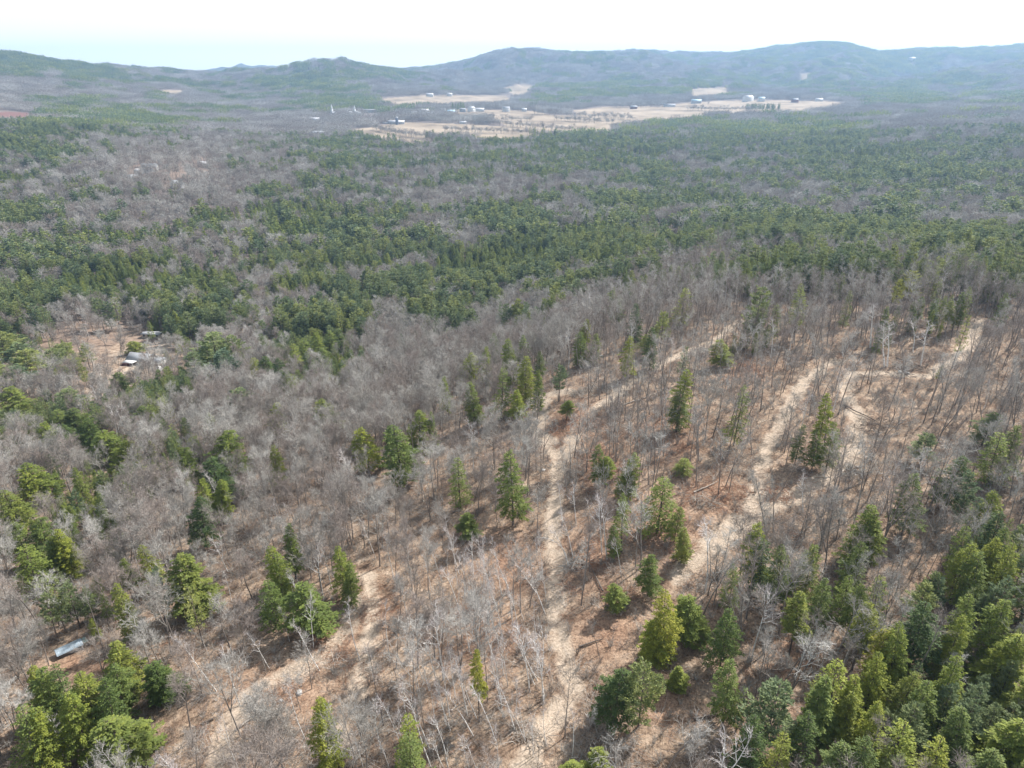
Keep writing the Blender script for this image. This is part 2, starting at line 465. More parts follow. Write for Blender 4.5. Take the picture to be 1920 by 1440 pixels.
def gen_bare(seed, H=15.0, crown=0.34, spread=1.0, n1=15, n2=7, n3=8, n4=4, r0=0.15, lean=0.03, w3=0.035, w4=0.026, fork=False):
    """returns trunk MB (stem) and crown MB (branches and twigs)"""
    rng = np.random.default_rng(seed)
    T, Cb = MB(), MB()
    stem = grow(rng, (0, 0, -0.6), (rng.normal() * lean, rng.normal() * lean, 1), H * 0.98, 9, 0.02, 0.035)
    T.tube(stem, np.linspace(r0, r0 * 0.14, len(stem)) ** 1.0, 6)
    stems = [stem]
    if fork:
        p, d = on(stem, rng.uniform(0.25, 0.4)); s2 = grow(rng, p, side(rng, d, 0.35), H * 0.62, 7, 0.05, 0.04)
        T.tube(s2, np.linspace(r0 * 0.7, r0 * 0.12, len(s2)), 5); stems.append(s2)
    t3a, t3b, w_3, t4a, t4b, w_4 = [], [], [], [], [], []
    for si, st in enumerate(stems):
        for k in range(n1):
            t = crown + (0.97 - crown) * ((k + rng.uniform(0, 1)) / n1) ** 0.85
            if si: t = 0.2 + 0.77 * (k + rng.random()) / n1
            p, d = on(st, t)
            L = H * 0.315 * spread * (1.05 - 0.62 * max(t - crown, 0) / (1 - crown)) * rng.uniform(0.7, 1.2)
            b1 = grow(rng, p, side(rng, d, rng.uniform(0.6, 1.05)), L, 5, 0.10, 0.10)
            Cb.tube(b1, np.linspace(r0 * 0.36, 0.012, 6) * (1.15 - 0.5 * t), 4)
            for j in range(n2):
                p2, d2 = on(b1, 0.25 + 0.74 * (j + rng.random()) / n2)
                L2 = L * rng.uniform(0.32, 0.52)
                b2 = grow(rng, p2, side(rng, d2, rng.uniform(0.5, 0.95)), L2, 3, 0.10, 0.14)
                Cb.tube(b2, np.linspace(0.022, 0.010, 4), 3)
                for i in range(n3):
                    p3, d3 = on(b2, 0.15 + 0.84 * (i + rng.random()) / n3)
                    e3 = p3 + side(rng, d3, rng.uniform(0.35, 0.9)) * rng.uniform(0.55, 1.15) + np.array([0, 0, 0.08])
                    t3a.append(p3); t3b.append(e3); w_3.append(w3)
                    for h in range(n4):
                        f = rng.uniform(0.25, 0.9); p4 = p3 * (1 - f) + e3 * f
                        t4a.append(p4); t4b.append(p4 + side(rng, nrm(e3 - p3), rng.uniform(0.4, 0.9)) * rng.uniform(0.3, 0.62)); w_4.append(w4)
    Cb.blades(t3a, t3b, w_3, rng); Cb.blades(t4a, t4b, w_4, rng)
    return T, Cb
def tone_arr(rng, nf, grp=1):
    g = rng.random(int(math.ceil(nf / grp))); return np.clip(np.repeat(g, grp)[:nf] * 0.75 + rng.random(nf) * 0.25, 0, 1)
def gen_conifer(seed, H=15.0, Rr=2.6, base=0.18, nb=200, ns=84, size=0.225, kind='hemlock', lowdead=True):
    """trunk MB, needle mesh arrays"""
    rng = np.random.default_rng(seed)
    T = MB()
    stem = grow(rng, (0, 0, -0.6), (rng.normal() * 0.02, rng.normal() * 0.02, 1), H * 1.02, 8, 0.02, 0.015)
    T.tube(stem, np.linspace(0.17, 0.02, len(stem)), 6)
    P0, D0, N0 = [], [], []
    lob = rng.uniform(0, 2 * math.pi, 3)
    golden = 2.399963
    for k in range(nb):
        t = (k + rng.random()) / nb
        if kind == 'pine':
            nl = max(6, int(H * 0.6)); t = (math.floor(t * nl) + 0.5 + rng.normal() * 0.10) / nl; t = min(max(t, 0.0), 1.0)
        z = base + (0.99 - base) * t
        p, _ = on(stem, z / 1.0 * 0.985)
        az = k * golden + rng.normal() * 0.4
        if kind == 'pine':
            prof = (1 - t) ** 0.55 * (0.55 + 0.45 * min(t / 0.25, 1)) + 0.10
            irregular = 0.62 + 0.55 * rng.random() + 0.22 * math.sin(az * 2 + lob[0] + t * 6)
            L = Rr * prof * irregular; el = rng.normal() * 0.10 + 0.16 + 0.3 * t
        else:
            prof = (1 - t) ** 0.54 * (0.74 + 0.26 * min(t / 0.18, 1)) + 0.03
            irregular = 0.70 + 0.45 * rng.random() ** 1.3 + 0.18 * math.sin(az + lob[1] + t * 5) + 0.10 * math.sin(3 * az + lob[2] - t * 11)
            L = Rr * prof * irregular; el = 0.30 * (t - 0.25) + rng.normal() * 0.10 - 0.05
        dv = np.array([math.cos(az) * math.cos(el), math.sin(az) * math.cos(el), math.sin(el)])
        br = grow(rng, p, dv, L, 4, -0.05 if kind == 'hemlock' else 0.06, 0.05)
        if k % 3 == 0: T.tube(br, np.linspace(0.035, 0.008, 5), 3)
        m = max(4, int(ns * (L / Rr) ** 1.25 * rng.uniform(0.8, 1.2)))
        tt = rng.uniform(0.12, 1.0, m) ** (0.62 if kind == 'hemlock' else 0.42)
        if kind == 'pine':                      # tufts gathered at shoot ends
            cen = rng.uniform(0.45, 1.0, max(2, m // 6)); tt = np.clip(rng.choice(cen, m) + rng.normal(size=m) * 0.035, 0.1, 1.03)
        x = tt * 4; i = np.clip(x.astype(int), 0, 3); f = (x - i)[:, None]
        q = br[i] * (1 - f) + br[i + 1] * f
        lat = np.cross(dv, [0, 0, 1]); lat /= np.linalg.norm(lat)
        wd = (0.16 + 0.26 * L) * (1.08 - tt) * (1 if kind == 'hemlock' else 1.3) + 0.10
        s = rng.uniform(-1, 1, m)
        q = q + lat * (s * wd)[:, None] + rng.normal(size=(m, 3)) * np.array([0.07, 0.07, 0.06 if kind == 'hemlock' else 0.13])
        q[:, 2] -= (0.16 if kind == 'hemlock' else 0.0) * tt * L * 0.35 + np.abs(s) * wd * 0.15
        fd = nrm(dv[None] + lat[None] * (s * 0.9)[:, None] + rng.normal(size=(m, 3)) * 0.35 + np.array([0, 0, -0.25 if kind == 'hemlock' else 0.45]))
        P0.append(q); D0.append(fd); N0.append(m)
    Pq = np.concatenate(P0); D = np.concatenate(D0); n = len(Pq)
    tones = np.repeat(rng.random(len(N0)), N0) * 0.55 + rng.random(n) * 0.45
    sz = size * rng.uniform(0.6, 1.35, n)
    nn = nrm(rng.normal(size=(n, 3)) * 0.5 + np.array([0, 0, 1.0]))
    sd = nrm(np.cross(D, nn))
    wd = (sz * (0.36 if kind == 'hemlock' else 0.26))[:, None]
    up = nrm(np.cross(sd, D))
    # each spray is a slightly folded leaf: 4 points, kite shaped
    a = Pq - D * sz[:, None] * 0.45; b = Pq + sd * wd + up * wd * -0.25; c = Pq + D * sz[:, None] * 0.6; d = Pq - sd * wd + up * wd * -0.25
    V = np.stack([a, b, c, d], 1).reshape(-1, 3)
    base_i = np.arange(n)[:, None] * 4
    Tq = np.concatenate([base_i + np.array([[0, 1, 2]]), base_i + np.array([[0, 2, 3]])], 1).reshape(-1, 3)
    return T, V, Tq, np.repeat(tones, 2)
def join_mb(name, parts):
    """parts: list of (V, tris, quads, material, tone array or None) -> one mesh"""
    V = []; Q4 = []; T3 = []; m4 = []; m3 = []; a4 = []; a3 = []; n = 0; mats = []
    for (v, t, q, m, tn) in parts:
        if m not in mats: mats.append(m)
        k = mats.index(m)
        V.append(v)
        if q is not None and len(q): Q4.append(q + n); m4 += [k] * len(q); a4.append(np.full(len(q), 0.5))
        if t is not None and len(t): T3.append(t + n); m3 += [k] * len(t); a3.append(tn if tn is not None else np.full(len(t), 0.5))
        n += len(v)
    T = []; at = []
    if Q4: T.append(np.concatenate(Q4)); at.append(np.concatenate(a4))
    if T3: T.append(np.concatenate(T3)); at.append(np.concatenate(a3))
    return mesh_np(name, np.concatenate(V), T, mats, mi=m4 + m3, attrs={'tone': ('FACE', np.concatenate(at))})
def mb_arr(b):
    return np.concatenate(b.v), (np.concatenate(b.t) if b.t else None), (np.concatenate(b.q) if b.q else None)

# ------------------------------------------------------------------ prototypes
PROTO = {}      # kind -> list of (trunk mesh, crown mesh, full mesh, H, R)
def bare_proto(seed, **kw):
    T, Cb = gen_bare(seed, **kw)
    tm, cm = kw.get('tm'), None
    return T, Cb
def make_bare():
    L = []
    specs = [dict(), dict(spread=1.2, crown=0.28), dict(spread=0.8, crown=0.45, n1=12), dict(fork=True, n1=10), dict(spread=0.95, crown=0.3, n1=16),
             dict(spread=0.7, crown=0.55, n1=11, n2=6), dict(fork=True, n1=9, spread=1.1), dict(spread=1.25, crown=0.4, n1=13),
             dict(spread=0.55, crown=0.50, n1=10, n2=5, n3=6, n4=2, r0=0.15), dict(spread=0.48, crown=0.56, n1=8, n2=5, n3=6, n4=2, r0=0.13), dict(spread=0.6, crown=0.48, n1=8, n2=5, n3=5, n4=2, r0=0.15, fork=True),
             dict(spread=0.66, crown=0.45, n1=9, n2=5, n3=6, n4=2, r0=0.14), dict(spread=0.4, crown=0.6, n1=7, n2=4, n3=5, n4=2, r0=0.12)]
    for k, s in enumerate(specs):
        T, Cb = gen_bare(100 + k, **s)
        tm = T.mesh('bare_trunk', M['bark']); cm = Cb.mesh('bare_crown', M['twig'])
        v, t, q = mb_arr(T); v2, t2, q2 = mb_arr(Cb)
        full = join_mb('bare_full', [(v, t, q, M['bark'], None), (v2, t2, q2, M['twig'], None)])
        L.append((tm, cm, full, 15.0, 3.6 * s.get('spread', 1.0)))
    PROTO['bare'] = L
    L = []
    for k in range(5):
        T, Cb = gen_bare(300 + k, H=15, crown=0.42, spread=1.4, n1=14, n2=5, n3=6, n4=2, w3=0.10, w4=0.09, r0=0.17)
        v, t, q = mb_arr(T); v2, t2, q2 = mb_arr(Cb)
        L.append(join_mb('bare_mid', [(v, t, q, M['bark'], None), (v2, t2, q2, M['twig'], None)]))
    PROTO['bare_mid'] = L
    L = []
    specs = [dict(spread=0.55, crown=0.45, n1=11, n2=4, n3=4, n4=2, r0=0.15), dict(spread=0.5, crown=0.55, n1=9, n2=4, n3=4, n4=2, r0=0.14),
             dict(spread=0.5, crown=0.5, n1=9, n2=3, n3=3, n4=2, r0=0.13, fork=True), dict(spread=0.42, crown=0.6, n1=8, n2=3, n3=4, n4=2, r0=0.15)]
    for k, s in enumerate(specs):
        rng = np.random.default_rng(50 + k)
        T, Cb = gen_bare(400 + k, **s)
        L.append((T, Cb))
    out = []
    for k, (T, Cb) in enumerate(L):
        bend = (0.0, 0.18, 0.05, 0.0)[k]
        for B_ in (T, Cb):
            for a in B_.v: a[:, 0] += bend * (np.clip(a[:, 2], 0, None) / 15) ** 2 * 15
        v, t, q = mb_arr(T); v2, t2, q2 = mb_arr(Cb)
        full = join_mb('birch_full', [(v, t, q, M['birch'], None), (v2, t2, q2, M['birch_twig'], None)])
        nq = len(q2); me = Cb.mesh('birch_crown', M['birch'])
        me.materials.append(M['birch_twig'])
        mi = np.concatenate([np.zeros(nq, np.int32), np.ones(len(t2), np.int32)]); me.polygons.foreach_set('material_index', mi)
        out.append((T.mesh('birch_trunk', M['birch']), me, full, 15.0, 2.0))
    # arched birch
    rng = np.random.default_rng(77)
    T, Cb = MB(), MB()
    th = np.linspace(0, 1, 12); path = np.stack([15 * 0.55 * th ** 2.2, 0 * th, 15 * (0.95 * th - 0.30 * th ** 3)], 1); path[0, 2] = -0.5
    T.tube(path, np.linspace(0.13, 0.04, 12), 5)
    a, b = [], []
    for k in range(60):
        p, d = on(path, rng.uniform(0.5, 1)); a.append(p); b.append(p + side(rng, d, 0.6) * rng.uniform(0.5, 1.6))
    Cb.blades(a, b, np.full(60, 0.04), rng)
    v, t, q = mb_arr(T); v2, t2, q2 = mb_arr(Cb)
    out.append((T.mesh('birch_trunk', M['birch']), Cb.mesh('birch_crown', M['birch']), join_mb('birch_full', [(v, t, q, M['birch'], None), (v2, t2, q2, M['birch'], None)]), 15.0, 2.0))
    PROTO['birch'] = out
def make_conifers():
    L = []
    specs = [dict(Rr=2.7, base=0.12), dict(Rr=2.3, base=0.22, nb=175), dict(Rr=3.0, base=0.10, nb=210), dict(Rr=1.9, base=0.3, nb=160), dict(Rr=2.6, base=0.42, nb=140), dict(Rr=2.2, base=0.08, nb=200), dict(Rr=3.2, base=0.2, nb=170), dict(Rr=2.4, base=0.35, nb=110, ns=46), dict(Rr=2.8, base=0.15, nb=130, ns=50)]
    for k, s in enumerate(specs):
        T, V, Tq, tn = gen_conifer(500 + k, **s)
        tm = T.mesh('conifer_trunk', M['cbark'])
        cm = mesh_np('hemlock_crown', V, Tq, [M['hemlock']], attrs={'tone': ('FACE', tn)})
        v, t, q = mb_arr(T)
        L.append((tm, cm, join_mb('hemlock_full', [(v, t, q, M['cbark'], None), (V, Tq, None, M['hemlock'], tn)]), 15.0, s['Rr']))
    PROTO['hemlock'] = L
    L = []
    for k in range(4):
        T, V, Tq, tn = gen_conifer(560 + k, Rr=2.5, base=0.10, nb=60, ns=16, size=0.85)
        v, t, q = mb_arr(T)
        L.append(join_mb('hemlock_mid', [(v, t, q, M['cbark'], None), (V, Tq, None, M['hemlock'], tn)]))
    PROTO['hemlock_mid'] = L
    L = []
    specs = [dict(Rr=3.2, base=0.35, nb=100), dict(Rr=3.6, base=0.25, nb=120), dict(Rr=2.8, base=0.40, nb=90), dict(Rr=3.3, base=0.18, nb=130), dict(Rr=2.6, base=0.3, nb=80, ns=22)]
    for k, s in enumerate(specs):
        s = dict(s); s.setdefault('ns', 70)
        T, V, Tq, tn = gen_conifer(600 + k, kind='pine', size=0.36, **s)
        tm = T.mesh('conifer_trunk', M['cbark'])
        cm = mesh_np('pine_crown', V, Tq, [M['pine']], attrs={'tone': ('FACE', tn)})
        v, t, q = mb_arr(T)
        L.append((tm, cm, join_mb('pine_full', [(v, t, q, M['cbark'], None), (V, Tq, None, M['pine'], tn)]), 15.0, s['Rr']))
    PROTO['pine'] = L
    L = []
    for k in range(4):
        T, V, Tq, tn = gen_conifer(660 + k, kind='pine', Rr=3.2, base=0.25, nb=60, ns=20, size=0.95)
        v, t, q = mb_arr(T)
        L.append(join_mb('pine_mid', [(v, t, q, M['cbark'], None), (V, Tq, None, M['pine'], tn)]))
    PROTO['pine_mid'] = L
make_bare(); make_conifers()

def far_patch(kind, seed, size=42.0, sp=6.3):
    """a patch of distant canopy made of separate crowns of small faces"""
    rng = np.random.default_rng(seed)
    g = np.arange(-size / 2 + sp / 2, size / 2, sp)
    X, Y = np.meshgrid(g, g); X = X.ravel() + rng.uniform(-2.4, 2.4, X.size); Y = Y.ravel() + rng.uniform(-2.4, 2.4, Y.size)
    Vs, tn = [], []
    for x, y in zip(X, Y):
        con = kind != 'bare'
        H = rng.uniform(11, 17) * (1.12 if con else 1.0) * 1.05
        if con: m = 42; t = rng.random(m) ** 0.8; rad = (2.9 if kind == 'pine' else 2.4) * (1 - t) ** (0.5 if kind == 'pine' else 0.8) + 0.15; z = H * (0.2 + 0.8 * t); s = 1.5
        else: m = 44; t = rng.random(m); rad = 3.7 * np.sqrt(np.clip(1 - (2 * t - 0.9) ** 2, 0.05, 1)); z = H * (0.45 + 0.55 * t); s = 1.15
        a = rng.uniform(0, 2 * math.pi, m); rr = rad * np.sqrt(rng.uniform(0.35, 1, m))
        c = np.stack([x + np.cos(a) * rr, y + np.sin(a) * rr, z], 1)
        o = rng.normal(size=(m, 3, 3)) * s * (0.62 if con else 0.55)
        if not con: o[:, 0] *= 0.35; o[:, 1] = -o[:, 0] + rng.normal(size=(m, 3)) * 0.3
        Vs.append((c[:, None] + o).reshape(-1, 3))
        tn.append(np.full(m, rng.random()) * 0.6 + rng.random(m) * 0.4)
        if True:
            tr = np.array([[x - 0.2, y, -3], [x + 0.2, y, -3], [x, y, H * 0.9]]); Vs.append(tr); tn.append([0.3])
    V = np.concatenate(Vs); n = len(V) // 3
    m = {'bare': M['twig'], 'pine': M['pine'], 'hemlock': M['hemlock']}[kind]
    return mesh_np('far_' + kind, V, np.arange(3 * n).reshape(-1, 3), [m], attrs={'tone': ('FACE', np.concatenate(tn))})
PROTO['far_bare'] = [far_patch('bare', 700 + k) for k in range(4)]
PROTO['far_pine'] = [far_patch('pine', 720 + k) for k in range(4)]
PROTO['far_hemlock'] = [far_patch('hemlock', 740 + k) for k in range(3)]

def shrub_mesh(seed, H=2.2, m=M['twig'], n=16, flat=False):
    rng = np.random.default_rng(seed); B = MB(); a, b, ww = [], [], []
    for k in range(n):
        az = rng.uniform(0, 6.28); el = rng.uniform(0.05, 0.35) if flat else rng.uniform(0.7, 1.45)
        p = np.array([rng.normal() * (0.9 if flat else 0.15), rng.normal() * (0.9 if flat else 0.15), 0.02])
        d = np.array([math.cos(az) * math.cos(el), math.sin(az) * math.cos(el), math.sin(el)])
        br = grow(rng, p, d, H * rng.uniform(0.5, 1), 3, 0.0 if flat else 0.05, 0.12)
        B.tube(br, np.linspace(0.028, 0.008, 4), 3)
        for j in range(9):
            q, dd = on(br, rng.uniform(0.2, 1)); a.append(q); b.append(q + side(rng, dd, rng.uniform(0.4, 0.9)) * rng.uniform(0.25, 0.7)); ww.append(0.03)
    B.blades(a, b, ww, rng)
    return B.mesh('shrub', m)
PROTO['shrub'] = [shrub_mesh(800 + k) for k in range(4)] + [shrub_mesh(810, 3.6, n=9), shrub_mesh(811, 4.4, n=7)]
PROTO['debris'] = [shrub_mesh(820 + k, 2.6, (M['log'], M['twig'], M['darklog'])[k % 3], 12, True) for k in range(5)] + [shrub_mesh(830, 2.4, M['rustbrush'], 14, True), shrub_mesh(831, 2.0, M['rustbrush'], 16, True)]

# ------------------------------------------------------------------ ground sheet
def build_ground():
    az = np.concatenate([np.linspace(-180, -58, 40)[:-1], np.linspace(-58, -50, 16)[:-1], np.linspace(-50, 50, 760), np.linspace(50, 58, 16)[1:], np.linspace(58, 180, 40)[1:-1]])
    az = np.radians(az); nA = len(az)
    rr = np.concatenate([[12, 25, 40], np.exp(np.linspace(math.log(55), math.log(450), 560)), np.exp(np.linspace(math.log(450), math.log(9100), 330))[1:], []])
    nR = len(rr)
    Rg, Ag = np.meshgrid(rr, az, indexing='ij')
    X = Rg * np.sin(Ag); Y = Rg * np.cos(Ag); Z = height(X, Y)
    x, y, z = X.ravel(), Y.ravel(), Z.ravel()
    u, v, fld, bog, yard, uyard, small = area_masks(x, y, z)
    td = np.full(x.shape, 1e9); near = (np.hypot(x, y) < 600) & (y > 20)
    td[near] = track_dist(x[near], y[near])
    dirt = (1 - sstep(-0.9, 2.6, td)) * (0.88 + 0.8 * fbm(x / 3.1, y / 3.1, 91, 3))
    blob = sstep(0.02, 0.22, fbm(x / 26, y / 26, 31, 3)) * 0.45
    op = openness(u, v) * near
    dirt = np.maximum(dirt, np.clip(op * (0.08 + blob * 0.8), 0, 0.4))
    z = z - 0.18 * (1 - sstep(-1.5, 0.4, td))
    rust = np.zeros(x.shape)
    for (cu, cv, su, sv) in RUST:
        rust = np.maximum(rust, np.exp(-((u - cu) / su) ** 2 - ((v - cv) / sv) ** 2) * near)
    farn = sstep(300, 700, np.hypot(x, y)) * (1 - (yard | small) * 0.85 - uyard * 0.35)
    dirt = np.maximum(dirt, (yard * 0.5 + uyard * 0.4 + small * 0.4))
    i = np.arange(nR - 1)[:, None] * nA; k = np.arange(nA)[None]; k2 = (k + 1) % nA
    Fq = np.stack([i + k, i + nA + k, i + nA + k2, i + k2], -1).reshape(-1, 4)[:, ::-1]
    V = np.stack([x, y, z], 1)
    # centre cap
    c = len(V); V = np.vstack([V, [[0, 0, -92]]])
    cap = np.stack([np.arange(nA), (np.arange(nA) + 1) % nA, np.full(nA, c)], 1)[:, ::-1]
    A = {'dirt': dirt, 'rust': rust, 'field': fld.astype(float), 'bog': bog.astype(float), 'farness': farn}
    A = {kk: np.append(a, 0) for kk, a in A.items()}
    fm = td[Fq].mean(1) < 0.2
    ff = fld[Fq].mean(1) > 0.5
    def part(name, faces, extra=None):
        idx, inv = np.unique(np.concatenate([f.ravel() for f in faces]), return_inverse=True)
        out = []; s = 0
        for f in faces: out.append(inv[s:s + f.size].reshape(f.shape)); s += f.size
        me = mesh_np(name, V[idx], out, [M['ground']], attrs={kk: ('POINT', a[idx]) for kk, a in A.items()}, smooth=True)
        return link(name, me)
    tag(part('ground', [Fq[~fm & ~ff], cap]), kind='structure')
    tag(part('dirt_track', [Fq[fm]]), kind='structure')
    tag(part('field', [Fq[ff]]), kind='structure')

# ------------------------------------------------------------------ density and kind maps, painted over the photo and laid on the ground
def gridmap(rows):
    vs = np.array([r[0] for r in rows], float); G = np.array([[int(c) for c in r[1]] for r in rows], float) / 9
    def f(u, v):
        a = np.clip(np.asarray(u) / 120.0, 0, 15.999); i = a.astype(int); fa = a - i
        b = np.interp(v, vs, np.arange(len(vs))); j = np.clip(b.astype(int), 0, len(vs) - 2); fb = b - j
        return (G[j, i] * (1 - fa) + G[j, i + 1] * fa) * (1 - fb) + (G[j + 1, i] * (1 - fa) + G[j + 1, i + 1] * fa) * fb
    return f
CON = gridmap([
 (95,  '98323553454567866'), (115, '98323553454567866'), (135, '76534463333366655'), (155, '45537732346665666'),
 (175, '22343332366534745'), (193, '26544772431112634'), (215, '15552111111332432'), (240, '88642111254766544'),
 (260, '98311264576886556'), (280, '85114765655678766'), (300, '74003633455556866'), (330, '82001323445556777'),
 (360, '72111344455566766'), (400, '34313445667655655'), (440, '66424656777767777'), (480, '99745557777656777'),
 (520, '89765646664222112'), (560, '43456676511000000'), (600, '31324664211100000'), (640, '63152731010000000'),
 (680, '51021311000000000'), (760, '22221100000000001'), (900, '22110000000000012'), (1440,'00000000000001223')])
DEN = gridmap([
 (500, '99999999999999999'), (560, '99999999999988889'), (600, '99799999998665656'), (650, '84169999986562325'), (700, '85239999834553235'),
 (750, '88789999533343345'), (800, '99999876325433346'), (850, '99999865335533446'), (900, '99998766555424557'),
 (960, '99998766445234568'), (1020,'99987665534345678'), (1100,'99877565443558999'), (1200,'98875456643588999'), (1300,'99844567643479999'), (1440,'99546676555689999')])
def openness(u, v):
    return 1 - np.clip(DEN(u, v) * 1.25, 0, 1)
RUST = [(1075,790,45,45),(1330,930,60,40),(1395,700,50,30),(1130,860,40,60),(1240,990,60,80),(520,1300,90,50),(1110,1030,50,60),(1140,1180,60,50),(700,1150,50,40),
        (150,1245,60,16),(960,1060,50,60),(1250,830,60,50),(900,1200,60,50),(1500,1230,60,40),(1240,1320,50,40),(620,1200,50,40)]
build_ground()
# pale blue ridges on the horizon
def far_ridge(name, u0, u1, vt, dist, seed):
    n = 90; us = np.linspace(u0, u1, n)
    rng = np.random.default_rng(seed)
    t = np.linspace(0, 1, n)
    env = np.sin(np.pi * t) ** 0.7
    rows = []
    for k, (dd, hf) in enumerate(((-900, 0.0), (-600, 0.5), (-250, 0.9), (0, 1.0), (300, 0.8), (900, 0.0))):
        x, y, z = ray(us, np.full(n, vt)); kk = (dist + dd) / np.hypot(x, y)
        top = z * kk * 1.0
        zz = -150 + (top + 150) * hf * env * (1 + 0.10 * fbm(us / 60 + k * .3, us * 0 + seed, seed, 4)) + (hf > 0) * fbm(us / 25, us * 0 + seed + k, seed, 3) * 60
        rows.append(np.stack([x * kk, y * kk, zz], 1))
    V = np.concatenate(rows); i = np.arange(5)[:, None] * n; k = np.arange(n - 1)[None]
    Fq = np.stack([i + k, i + k + 1, i + n + k + 1, i + n + k], -1).reshape(-1, 4)
    o = link(name, mesh_np(name, V, Fq, [M['farhill']], smooth=True)); tag(o, kind='structure')
M['farhill'] = plain('distant_wooded_hill', (0.11, 0.12, 0.11), 0.9, 0.3, scale=0.002)
far_ridge('hills', 120, 300, 119, 8200, 1)
far_ridge('hills', 290, 620, 122, 8200, 2)
far_ridge('hills', 640, 900, 124, 8200, 3)

